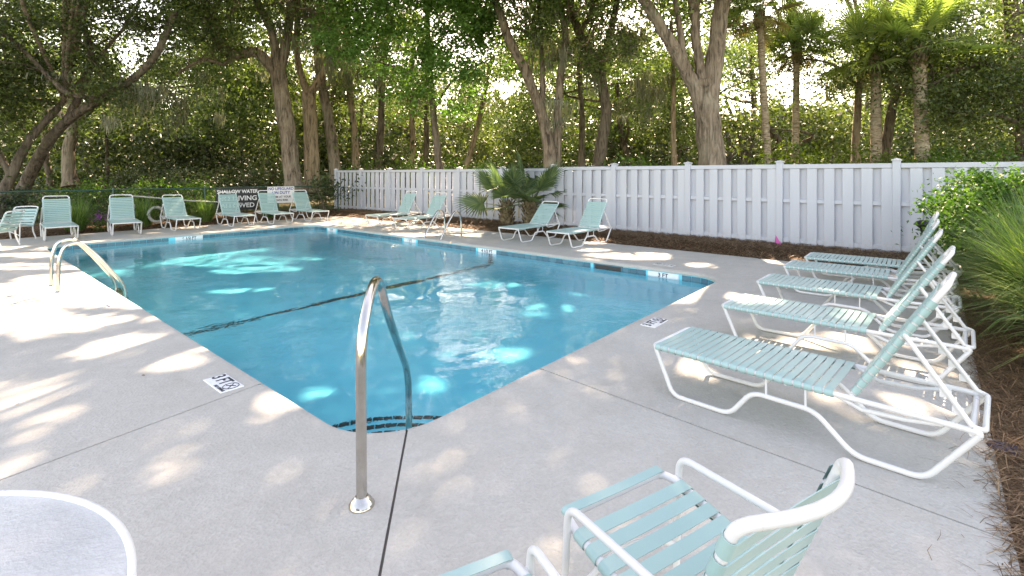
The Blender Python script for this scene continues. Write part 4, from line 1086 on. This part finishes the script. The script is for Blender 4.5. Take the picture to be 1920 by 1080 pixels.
tree('oak_tree', 'dark twisting oak between the double-stemmed oak and the big oak', 'tree', M['oak_dark'], OK_,
     [([W(1118, 345, 20), W(1128, 270, 20), W(1136, 210, 20), W(1122, 125, 20), W(1085, 60, 20), W(1062, -20, 20), W(1050, -120, 19.6)], 0.27, 0.12), ([W(1124, 130, 20), W(1142, 70, 20), W(1158, 0, 20), W(1180, -100, 20)], 0.18, 0.10), ([W(1085, 60, 20), W(1110, 20, 20), W(1118, -60, 20)], 0.13, 0.07)],
     blobs_in(9, [(1060, 1210, -60, 70, 18.5, 22, 15, 0.5, 1.0, 0.7), (1140, 1230, 60, 260, 20.5, 23, 11, 0.4, 0.8, 0.6)]), 19, moss=mossline(9, [(1080, 100, 1130, 140, 20, 16), (1140, 60, 1210, 100, 20.2, 26), (1150, 200, 1220, 190, 21, 18)]))
tree('big_oak', 'massive live oak with a forked trunk rising behind the fence', 'tree', M['oak'], OK_,
     [([W(1340, 345, 14.5), W(1332, 270, 14.5), W(1322, 200, 14.5), W(1318, 150, 14.5)], 0.41, 0.33),
      ([W(1322, 235, 14.5), W(1306, 175, 14.45), W(1282, 125, 14.4), W(1250, 70, 14.2), W(1215, 10, 14), W(1170, -60, 13.4)], 0.235, 0.14), ([W(1316, 150, 14.5), W(1305, 80, 14.6), W(1300, 10, 14.6), W(1270, -90, 14.2)], 0.16, 0.12),
      ([W(1330, 240, 14.5), W(1332, 165, 14.5), W(1342, 100, 14.5), W(1350, 30, 14.5), W(1372, -60, 14.2), W(1420, -180, 13.6)], 0.29, 0.20), ([W(1285, 130, 14.4), W(1275, 60, 14.6), W(1262, -30, 14.6)], 0.12, 0.07)],
     blobs_in(10, [(1190, 1400, -110, -20, 12.5, 16.5, 14, 0.5, 1.0, 0.7)]), 20, twig=2)
tree('slim_tree', 'slim straight trunk standing left of the big oak', 'tree', M['oak_warm'], OK_, [([W(1266, 345, 21), W(1262, 250, 21), W(1262, 150, 21), W(1258, 40, 21)], 0.14, 0.08)], blobs_in(12, [(1190, 1290, 90, 270, 20.5, 23, 9, 0.4, 0.8, 0.6)]), 22, twig=5, moss=mossline(12, [(1200, 160, 1290, 150, 21, 24)]))
for i, (x0, x1, yt, wpx, Y, lb) in enumerate([
    (668, 655, 160, 15, 25, 'slim leaning trunk above the left end of the fence'), (704, 716, 170, 17, 26, 'dark slim trunk above the second fence panel'),
    (768, 772, 200, 13, 27, 'slim brown trunk left of the bright green tree'), (792, 800, 205, 12, 28, 'thin trunk just under the bright green tree'),
    (862, 900, 215, 12, 26, 'thin slanting trunk right under the bright green tree'), (1090, 1086, 120, 13, 24, 'thin upright trunk behind the two middle oaks')]):
    tree('slim_tree', lb, 'tree', M['oak_dark'] if i % 2 else M['oak_warm'], OK_, [([W(x0, 345, Y), W((x0 + x1) / 2 + 3, (yt + 345) / 2, Y), W(x1, yt, Y), W(x1 + (x1 - x0) * 0.6, yt - 110, Y)], wpx / FPX * Y / 2, wpx / FPX * Y / 3.4)],
         blobs_in(40 + i, [(x1 - 60, x1 + 60, yt - 130, yt + 10, Y - 1, Y + 1.5, 7, 0.5, 1.0, 0.6)]), 60 + i, twig=4, moss=mossline(40 + i, [(x1 - 40, yt - 30, x1 + 40, yt - 30, Y, 14)]))
# right-hand oaks behind the palms
tree('oak_tree', 'oak with a slender upright trunk between the palms', 'tree', M['oak'], OK_, [([W(1604, 330, 19), W(1606, 240, 19), W(1612, 160, 19), W(1620, 60, 19)], 0.16, 0.10), ([W(1612, 165, 19), W(1560, 120, 19.5), W(1500, 110, 20)], 0.07, 0.03)],
     blobs_in(13, [(1500, 1690, 110, 170, 18.5, 21, 13, 0.4, 0.8, 0.7)]), 23, moss=mossline(13, [(1530, 130, 1680, 130, 19.5, 20)]))
tree('oak_tree', 'dark slanting oak between the two big palms', 'tree', M['oak_dark'], OK_, [([W(1656, 300, 18), W(1668, 230, 18), W(1682, 165, 18), W(1700, 120, 18)], 0.18, 0.11), ([W(1682, 165, 18), W(1740, 150, 18), W(1800, 180, 18), W(1826, 222, 18)], 0.11, 0.06)],
     blobs_in(14, [(1680, 1840, 110, 180, 17.5, 20, 10, 0.4, 0.8, 0.6)]), 24)
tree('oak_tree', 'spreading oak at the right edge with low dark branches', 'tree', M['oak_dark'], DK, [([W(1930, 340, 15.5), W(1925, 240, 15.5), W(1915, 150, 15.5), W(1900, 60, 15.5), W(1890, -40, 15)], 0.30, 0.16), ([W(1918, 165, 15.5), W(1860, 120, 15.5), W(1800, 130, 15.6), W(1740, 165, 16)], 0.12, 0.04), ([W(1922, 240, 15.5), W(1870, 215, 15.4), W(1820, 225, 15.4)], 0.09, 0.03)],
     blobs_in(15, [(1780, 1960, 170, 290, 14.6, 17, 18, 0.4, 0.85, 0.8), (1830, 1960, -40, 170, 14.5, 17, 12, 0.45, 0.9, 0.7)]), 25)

# unseen crowns added above the frame, set along sun rays to shade pool and deck
def shade_crowns(seed):
    r = np.random.default_rng(seed); lists = {}
    for X in np.arange(-17, 11, 0.80):
        for Y in np.arange(-3, 12, 0.80):
            x = X + r.uniform(-0.4, 0.4); y = Y + r.uniform(-0.4, 0.4); p = cg(x, y, 0)
            if r.uniform() < (0.0 if y < 8 else 0.30): continue
            z = r.uniform(8.5, 14.5); c = p + SUN_DIR / SUN_DIR.z * z
            Yc = (c - CAM).dot(FWD)
            if (z - CAM.z) / Yc < 0.40: z = 0.40 * (Yc + 4) + 3.0; c = p + SUN_DIR / SUN_DIR.z * z
            k = r.uniform(0.75, 1.2)
            best = min(range(len(TREES)), key=lambda i: (TREES[i][1].xy - c.xy).length + (6 if i in SMALL else 0))
            lists.setdefault(best, []).append((c, (k, k, k * 0.6)))
    for i, bs in lists.items():
        t, org, ends = TREES[i]; pts = []
        for c, rad in bs:
            ns = 10; d = r.normal(0, 0.55, (ns, 3)); q = np.array(c - org)[None] + d * np.array(rad)[None]
            rep = np.repeat(np.arange(ns), 30); off = r.normal(0, 0.30, (len(rep), 3)); off[:, 2] *= 0.6; pts.append(q[rep] + off)
        c = sun_gaps(np.concatenate(pts), org)
        link('shade_crown', leaf_mesh('shade_crown', c, 0.21, OK_, r, up=1.2, width=0.6), t)
        mb = MB()
        for c, rad in bs[::4]:
            e = c - org; s0 = min(ends, key=lambda q: (q - e).length); m_ = s0.lerp(e, 0.55) + Vector((r.normal(0, .4), r.normal(0, .4), 0.5))
            if (e - s0).length < 11: limb(mb, [s0, m_, e], 0.08, 0.02, 6, 0.02, r)
        if mb.v: link('shade_limbs', mb.mesh('shade_limbs', M['oak']), t)
SMALL = set(i for i, (t, o, e_) in enumerate(TREES) if t.name.startswith('slim') or t.name.startswith('maple'))
shade_crowns(77)

# shrubs
def shrub(name, label, cat, leafm, blobs, seed, leaf=0.06, per_sub=40, sub_r=0.16, stems=8, dens=1.6, group=None, up=1.0):
    r = np.random.default_rng(seed)
    c0 = Vector(blobs[0][0]); org = Vector((c0.x, c0.y, 0)); t = empty(name, org); tag(t, label, cat, group)
    bl_ = [(tuple(Vector(c) - org), rad, wg) for c, rad, wg in blobs]
    c = blob_points(r, bl_, sub_r, per_sub, dens, 0.8, 0.35); c = c[c[:, 2] > -0.05]
    link('foliage', leaf_mesh('foliage', c, leaf, leafm, r, up=up), t)
    mb = MB()
    for i in range(stems):
        b = bl_[r.integers(len(bl_))][0]; p0 = Vector((b[0] * 0.8 + r.normal(0, 0.15), b[1] * 0.8 + r.normal(0, 0.15), -0.1)); e = Vector((b[0] + r.normal(0, .3), b[1] + r.normal(0, .3), b[2] + 0.3))
        limb(mb, [p0, p0.lerp(e, 0.5) + Vector(r.normal(0, 0.08, 3)), e], 0.022, 0.008, 6)
    link('stem', mb.mesh('stem', M['oak_dark']), t)
    return t
shrub('evergreen_shrub', 'bright green rounded shrub at the right in front of the fence', 'shrub', M['shrub'],
      [((8.1, -3.1, 0.84), (0.82, 0.85, 0.72), 1.0), ((7.5, -3.4, 0.78), (0.72, 0.75, 0.70), 1.0), ((8.5, -3.9, 0.95), (0.9, 0.9, 0.74), 1.0), ((7.6, -4.2, 0.95), (0.9, 0.8, 0.74), 1.0), ((7.1, -3.75, 0.7), (0.6, 0.6, 0.62), 1.0)], 101, leaf=0.068, per_sub=60, sub_r=0.12, dens=62)
hb = []
for k in range(12):
    hb.append(((0.95 + k * 0.335, 17.0 + 0.1 * math.sin(k * 2), 0.72), (0.5, 0.62, 0.62), 1.0))
shrub('clipped_hedge', 'long clipped hedge with sunlit top behind the green wire fence', 'hedge', M['hedge'], hb, 102, leaf=0.085, per_sub=46, sub_r=0.15, dens=9, stems=14)
def rowshrubs(seed, specs, leafm, name, cat, group, leaf=0.11):
    for i, (px, py, Y, rx, rz, lb) in enumerate(specs):
        c = at(px, py, Y); r = np.random.default_rng(seed + i)
        bb = [((c.x + r.normal(0, rx * 0.45), c.y + r.normal(0, rx * 0.45), c.z * r.uniform(0.55, 1.0)), (rx * r.uniform(0.5, 0.8), rx * r.uniform(0.5, 0.8), rz * r.uniform(0.6, 0.9)), 1.0) for _ in range(5)] + [((c.x, c.y, c.z * 0.45), (rx * 0.8, rx * 0.8, max(0.4, c.z * 0.5)), 0.8)]
        shrub(name, lb, cat, leafm, bb, seed + i, leaf=leaf, per_sub=34, sub_r=0.2, dens=2.6, group=group)
rowshrubs(200, [(1410, 305, 14.5, 0.9, 0.7, 'yellow-green shrub just right of the big oak behind the fence'), (1480, 288, 15, 1.1, 0.8, 'tall yellow-green shrub behind the fence under the slender palms'), (1550, 285, 15.2, 1.0, 0.8, 'yellow-green shrub behind the fence left of the two big palms'),
                (1620, 300, 15, 1.0, 0.6, 'green shrub behind the fence between the two big palms'), (1690, 298, 15.2, 1.0, 0.6, 'darker shrub behind the fence beside the rightmost palm')], M['hedge_yl'], 'flowering_shrub', 'shrub', 'shrubs behind the fence')
rowshrubs(220, [(1790, 295, 14.2, 1.1, 0.7, 'dark shrub behind the fence right of the rightmost palm'), (1880, 300, 13.6, 1.1, 0.7, 'dark shrub behind the fence at the right edge'), (1215, 300, 17, 1.0, 0.7, 'green shrub behind the fence left of the big oak'), (935, 305, 19, 1.1, 0.6, 'green shrub behind the fence above the palmettos'),
                (690, 305, 23, 1.2, 0.6, 'green shrub behind the left end of the fence'), (745, 310, 23, 1.1, 0.5, 'low shrub behind the third fence panel'), (860, 308, 22, 1.2, 0.5, 'low shrub behind the fence under the bright green tree'), (1160, 305, 18.5, 1.0, 0.6, 'shrub behind the fence right of the dark twisting oak')], M['hedge'], 'understory_shrub', 'shrub', 'shrubs behind the fence')
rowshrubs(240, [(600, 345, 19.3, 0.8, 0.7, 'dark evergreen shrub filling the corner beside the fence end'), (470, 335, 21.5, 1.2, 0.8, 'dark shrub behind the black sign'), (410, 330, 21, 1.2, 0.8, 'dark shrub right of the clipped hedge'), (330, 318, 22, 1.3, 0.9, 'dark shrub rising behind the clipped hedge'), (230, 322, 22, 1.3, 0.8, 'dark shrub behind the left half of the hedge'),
                (60, 365, 17.5, 1.0, 0.7, 'dark shrub behind the far left armchair'), (10, 360, 16.5, 1.0, 0.8, 'dark shrub at the left edge behind the armchairs'), (165, 365, 16.2, 0.6, 0.4, 'shaded low shrub behind the leftmost chaise')], M['under'], 'dark_shrub', 'shrub', 'dark shrubs by the far side', 0.12)  # leaf colour stands in for the shade around these shrubs

# ornamental grasses
def grass(x, y, n, h, spread, label, seed, leafm=M['grass'], wd=0.006):
    r = np.random.default_rng(seed); t = empty('ornamental_grass', (x, y, 0.0)); tag(t, label, 'grass clump', 'ornamental grasses')
    a = r.uniform(0, 2 * PI, n); rad = spread * 0.28 * np.sqrt(r.uniform(0, 1, n)); base = np.stack([rad * np.cos(a), rad * np.sin(a), np.zeros(n)], -1)
    a2 = a + r.normal(0, 0.5, n); Ls = h * r.uniform(0.6, 1.25, n); out = r.uniform(0.08, 0.85, n) ** 1.3; seg = 6; vs = []
    dirh = np.stack([np.cos(a2), np.sin(a2), np.zeros(n)], -1); sd = np.stack([-np.sin(a2), np.cos(a2), np.zeros(n)], -1)
    P = base.copy(); th = (PI / 2) - out * 0.55; rows = []
    for k in range(seg + 1):
        wk = wd * (1 - (k / seg) ** 1.8) + 0.0006
        rows.append((P - sd * wk, P + sd * wk))
        P = P + (dirh * np.cos(th)[:, None] + np.array([0, 0, 1])[None] * np.sin(th)[:, None]) * (Ls / seg)[:, None]
        th = th - out * 0.42 - 0.02
    v = np.stack([q for rw in rows for q in rw], 1); m_ = 2 * (seg + 1); b = np.arange(n)[:, None] * m_
    f = np.concatenate([b + np.array([[2 * k, 2 * k + 1, 2 * k + 3, 2 * k + 2]]) for k in range(seg)], 0)
    link('blades', mesh_np('blades', v.reshape(-1, 3), f, 4, [leafm]), t)
grass(5.55, -3.40, 2600, 1.25, 1.1, 'large ornamental grass clump below the bright shrub at right', 301)
grass(4.45, -3.50, 2400, 1.2, 1.0, 'middle ornamental grass clump behind the right-hand chaises', 302)
grass(6.75, -3.30, 1800, 1.1, 0.9, 'far ornamental grass clump at the foot of the bright shrub', 303)
grass(3.25, -3.75, 1200, 1.1, 0.8, 'ornamental grass with blades arching over the deck at the right edge', 304)
grass(0.95, 15.0, 700, 0.85, 0.7, 'grass clump between the two leftmost chaises', 305)
grass(2.45, 15.1, 650, 0.85, 0.7, 'grass clump between the second and third chaise', 306)
grass(4.05, 15.1, 650, 0.8, 0.7, 'grass clump between the third chaise and the black sign', 307)
grass(6.0, 15.05, 450, 0.55, 0.6, 'short grass clump below the black sign', 308)
# pink flowers by the second chaise
t = empty('pink_flowers', (1.42, 14.75, 0)); tag(t, 'small clump of pink purple flowers left of the second chaise', 'flowers')
r = np.random.default_rng(5); c = r.normal(0, 1, (160, 3)) * np.array([0.10, 0.10, 0.07]) + np.array([0, 0, 0.36]); link('petals', leaf_mesh('petals', c, 0.05, M['purple'], r), t)
c = r.normal(0, 1, (260, 3)) * np.array([0.12, 0.12, 0.12]) + np.array([0, 0, 0.16]); link('foliage', leaf_mesh('foliage', c, 0.07, M['hedge'], r), t)

# palms
def fan_mesh(name, mat, nl=34, L0=0.95, spread=2.35, pet=0.9, droop=0.35, wd=0.030, seed=1, fold=0.35):
    """Costapalmate leaf; petiole along +y from the origin, blade beyond it, z up."""
    r = np.random.default_rng(seed); mb = MB()
    mb.tube([(0, 0, 0), (0, pet * 0.5, 0.03), (0, pet, 0.0)], [0.022, 0.014, 0.008], 5)
    vs = []; fs = []
    for i in range(nl):
        t = (i + 0.5) / nl * 2 - 1; a = t * spread; Ls = L0 * (0.66 + 0.34 * math.cos(t * 1.35)) * r.uniform(0.92, 1.05)
        o = np.array([0, pet + 0.24 * (1 - abs(t)), -0.06 * (1 - abs(t)) * 0.5]); d = np.array([math.sin(a), math.cos(a), 0.10 - fold * abs(math.sin(a)) * 0.3]); sd = np.array([math.cos(a), -math.sin(a), 0])
        p = o.copy(); seg = 4; pts = []
        for k in range(seg + 1):
            q = k / seg; wk = wd * (0.45 + 1.1 * q if q < 0.45 else 0.95 * (1 - q) / 0.55 + 0.05)
            pts.append((p.copy(), wk)); d2 = d.copy(); d2[2] -= droop * (q ** 2.2) * 2.6 * r.uniform(0.8, 1.2); d2 /= np.linalg.norm(d2); p = p + d2 * Ls / seg
        b = len(vs)
        for (p_, wk) in pts: vs += [p_ - sd * wk + np.array([0, 0, wk * 0.45]), p_ - np.array([0, 0, wk * 0.2]), p_ + sd * wk + np.array([0, 0, wk * 0.45])]
        for k in range(seg):
            u = b + 3 * k; fs += [(u, u + 1, u + 4, u + 3), (u + 1, u + 2, u + 5, u + 4)]
    mb.add(vs, fs)
    return mb.mesh(name, mat)
FAN = [fan_mesh('frond', M['frond'], seed=1), fan_mesh('frond', M['frond'], seed=2, droop=0.6, L0=0.9), fan_mesh('frond', M['frond'], seed=3, droop=0.2, L0=1.0)]
FAND = [fan_mesh('frond', M['frond_dk'], nl=30, seed=4, L0=0.75, pet=0.55, droop=0.18, spread=1.6), fan_mesh('frond', M['frond_dk'], nl=30, seed=5, L0=0.75, pet=0.6, droop=0.3, spread=1.9)]
FANB = [fan_mesh('dry_frond', M['frond_dry'], nl=24, seed=6, L0=0.7, pet=0.7, droop=1.0)]
def palm(base, top, r0, label, seed, nf=26, fans=FAN, sc=1.0, dry=4, el0=-0.5, el1=1.35, bark='palmbark', rings=True, boots=0, mid=None):
    r = np.random.default_rng(seed); base = Vector(base); top = Vector(top); org = Vector((base.x, base.y, 0))
    t = empty('cabbage_palm' if not boots else 'palmetto', org); tag(t, label, 'palm tree' if not boots else 'palmetto', 'palms')
    mb = MB(); b0 = base - org; t0 = top - org; b0.z = -0.1; pts = []; rs = []; n_ = 34
    md = (Vector(mid) - org) if mid else b0.lerp(t0, 0.5)
    for i in range(n_ + 1):
        q = i / n_; p = b0 * (1 - q) ** 2 + md * 2 * q * (1 - q) + t0 * q * q
        pts.append(p); rs.append(r0 * (1.12 - 0.22 * q + 0.12 * max(0, 1 - q * 8)) * (1 + (0.045 if i % 2 else -0.02)) * (1 + r.normal(0, 0.01)))
    mb.tube(pts, rs, 14); link('trunk', mb.mesh('trunk', M[bark]), t)
    if boots:
        bb = MB(); bb.add([(-0.055, 0, 0), (0.055, 0, 0), (0.03, 0.075, 0.15), (-0.03, 0.075, 0.15), (0, 0.02, 0.0), (0, 0.10, 0.14)], [(0, 4, 5, 3), (4, 1, 2, 5), (0, 3, 2, 1)]); bme = bb.mesh('leaf_base', M['boot'])
        for i in range(boots):
            q = i / boots; a = i * 2.4; z = 0.03 + (t0.z - 0.1) * q; o = link('leaf_base', bme, t, (math.cos(a) * r0 * 0.85, math.sin(a) * r0 * 0.85, z), (0, 0, a - PI / 2)); o.scale = (1.2, 1.2, 1.1)
    else:
        bb = MB()
        for i in range(26):
            a = i * 2.4; z = t0.z - 0.75 + 0.7 * i / 26; d_ = Vector((math.cos(a), math.sin(a), 0)); c_ = Vector((t0.x, t0.y, z)) + d_ * r0 * 0.8
            bb.tube([c_, c_ + d_ * 0.10 + Vector((0, 0, 0.22))], [0.05, 0.025], 5)
        link('leaf_bases', bb.mesh('leaf_bases', M['boot']), t)
    for i in range(nf):
        q = i / nf; el = el0 + (el1 - el0) * q ** 0.9 + r.normal(0, 0.10); a = i * 2.399 + r.normal(0, 0.15)
        f = fans[i % len(fans)]
        if i < dry: f = FANB[0]
        o = link('frond' if i >= dry else 'dry_frond', f, t, t0 + Vector((math.cos(a) * 0.08, math.sin(a) * 0.08, -0.15 + 0.2 * q)))
        o.rotation_mode = 'XYZ'; o.rotation_euler = Matrix.Rotation(a - PI / 2, 4, 'Z').to_3x3().to_4x4().__matmul__(Matrix.Rotation(el, 4, 'X')).__matmul__(Matrix.Rotation(r.normal(0, 0.35), 4, 'Y')).to_euler()
        k = sc * r.uniform(0.9, 1.12); o.scale = (k, k, k)
    return t
palm(W(1734, 345, 15.5), W(1722, 88, 15.5), 0.185, 'tallest cabbage palm with thick ringed trunk at right behind the fence', 401, 22, sc=1.05, dry=0, el0=-0.35)
palm(W(1643, 340, 16.5), W(1642, 98, 16.5), 0.155, 'cabbage palm with ringed trunk, second from the right', 402, 20, sc=0.95, dry=1, el0=-0.35)
palm(W(1490, 330, 19.5), W(1494, 88, 19.5), 0.125, 'slender cabbage palm with a dense round crown against the sky', 403, 32, sc=0.76, dry=7, el0=-0.9)
palm(W(1448, 335, 17.5), W(1424, 20, 17.5), 0.12, 'tall leaning cabbage palm just right of the big oak', 404, 24, sc=0.9, dry=8, el0=-0.9, mid=W(1432, 210, 17.5))
pb = gnd(953, 427, 0.05); palm((9.15, 6.95, 0), (9.12, 6.95, 0.74), 0.17, 'left palmetto of the pair with a stubby scaly trunk', 405, 10, FAND, 0.86, 0, 0.05, 1.35, 'boot', boots=42)
palm((9.35, 6.28, 0), (9.38, 6.22, 0.80), 0.15, 'right palmetto of the pair, with a low frond spread to the right', 406, 12, FAND, 0.90, 0, -0.30, 1.35, 'boot', boots=42)

# ------------------------------------------------------------------ the wood behind, one mass
def wood(seed):
    r = np.random.default_rng(seed); pts = []; yl = []; mb = MB()
    blobs = []; blobs_y = []; blobs_u = []
    for i in range(270):
        Y = r.uniform(24.5, 48); X = r.uniform(-1.25, 1.25) * Y; z = abs(r.normal(0, 1)) * 2.6 + 0.8; k = r.uniform(1.2, 2.6)
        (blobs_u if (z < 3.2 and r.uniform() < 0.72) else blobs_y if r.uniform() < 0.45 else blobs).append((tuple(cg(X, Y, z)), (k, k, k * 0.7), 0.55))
    for i in range(330):
        Y = r.uniform(24.5, 50); X = r.uniform(-1.25, 1.25) * Y; z = r.uniform(3.5, 12.5); k = r.uniform(1.2, 2.6)
        if 0.50 < X / Y < 0.69 and z / Y > 0.165: continue
        if -0.80 < X / Y < -0.62 and z / Y > 0.25: continue
        (blobs_y if r.uniform() < 0.3 else blobs).append((tuple(cg(X, Y, z)), (k, k, k * 0.6), 0.5))
    for i in range(130):
        Y = r.uniform(23, 33); X = r.uniform(-1.2, 1.2) * Y; z = r.uniform(5.5, 12.5); k = r.uniform(0.9, 1.7)
        if 0.50 < X / Y < 0.69 and z / Y > 0.165: continue
        if -0.80 < X / Y < -0.62 and z / Y > 0.25: continue
        blobs.append((tuple(cg(X, Y, z)), (k, k, k * 0.6), 0.6))
    for i in range(46):
        Y = r.uniform(25, 40); X = r.uniform(-1.2, 1.2) * Y; p = cg(X, Y, -0.2); q = p + Vector((r.normal(0, 1.2), r.normal(0, 1.2), r.uniform(5, 9)))
        if 0.47 < X / Y < 0.66: q.z = min(q.z, 4)
        m_ = p.lerp(q, 0.5) + Vector((r.normal(0, 0.5), r.normal(0, 0.5), 0)); rad = r.uniform(0.10, 0.26)
        limb(mb, [p, m_, q], rad, rad * 0.5, 7, 0.02, r)
        for k in range(3):
            limb(mb, [m_.lerp(q, k / 3), m_.lerp(q, k / 3) + Vector((r.normal(0, 1.2), r.normal(0, 1.2), 0.7)), m_.lerp(q, k / 3) + Vector((r.normal(0, 2.4), r.normal(0, 2.4), 1.2))], rad * 0.4, rad * 0.12, 5, 0.02, r)
    t = empty('woodland'); tag(t, 'dense sunlit oak wood filling the background', kind='stuff')
    u_ = blob_points(r, blobs_u, 0.5, 40, 1.6); tag(link('understory', leaf_mesh('understory', u_, 0.24, M['under'], r), t), kind='stuff')  # low foliage, painted dark as if shaded
    a = blob_points(r, blobs, 0.5, 40, 1.5); b = blob_points(r, blobs_y, 0.5, 40, 1.5)
    tag(link('foliage', leaf_mesh('foliage', a, 0.24, OK_, r), t), kind='stuff'); tag(link('foliage', leaf_mesh('foliage', b, 0.24, YL, r), t), kind='stuff')
    tag(link('trunks', mb.mesh('trunks', M['oak_dark']), t), kind='stuff')
    # far screen of crowns
    bl3 = []
    for i in range(340):
        Y = r.uniform(52, 75); X = r.uniform(-1.25, 1.25) * Y; bl3.append((tuple(cg(X, Y, abs(r.normal(0, 4.5)) + 1.0)), (3.2, 3.2, 2.2), 0.4))
    c = blob_points(r, bl3, 0.9, 13, 1.6); tag(link('far_foliage', leaf_mesh('far_foliage', c, 0.78, YL, r), t), kind='stuff')
    mb = MB()
    for i in range(120):
        Y = r.uniform(80, 96); X = (-1.3 + 2.6 * (i + r.uniform()) / 120) * Y; k = r.uniform(3.2, 5.2); c0 = cg(X, Y, r.uniform(1.5, 6.0)); vs = []; fs = []; nu, nv = 16, 10
        ph = r.uniform(0, 6, 4)
        for b_ in range(nv + 1):
            th = PI * b_ / nv
            for a_ in range(nu):
                f_ = 2 * PI * a_ / nu; q = 1 + 0.14 * math.sin(3 * f_ + ph[0] + 2 * th) + 0.12 * math.sin(5 * th + ph[1] + f_) + r.normal(0, 0.07)
                vs.append((c0.x + k * q * math.sin(th) * math.cos(f_), c0.y + k * q * math.sin(th) * math.sin(f_), c0.z + k * 0.85 * q * math.cos(th)))
        for b_ in range(nv):
            for a_ in range(nu): fs.append((b_ * nu + a_, (b_ + 1) * nu + a_, (b_ + 1) * nu + (a_ + 1) % nu, b_ * nu + (a_ + 1) % nu))
        mb.add(vs, fs)
    tag(mb.build('distant_crowns', M['fartree'], t), kind='stuff')
wood(900)


r = np.random.default_rng(12)
c = np.stack([r.uniform(-3.5, 3.0, 16), r.uniform(-2.4, 4.5, 16), np.full(16, 0.006)], -1)
c = c[~((c[:, 0] > -0.1) & (c[:, 1] > -0.1))]
tag(link('fallen_leaves', leaf_mesh('fallen_leaves', c, 0.026, M['frond_dry'], r, up=6.0)), kind='stuff')
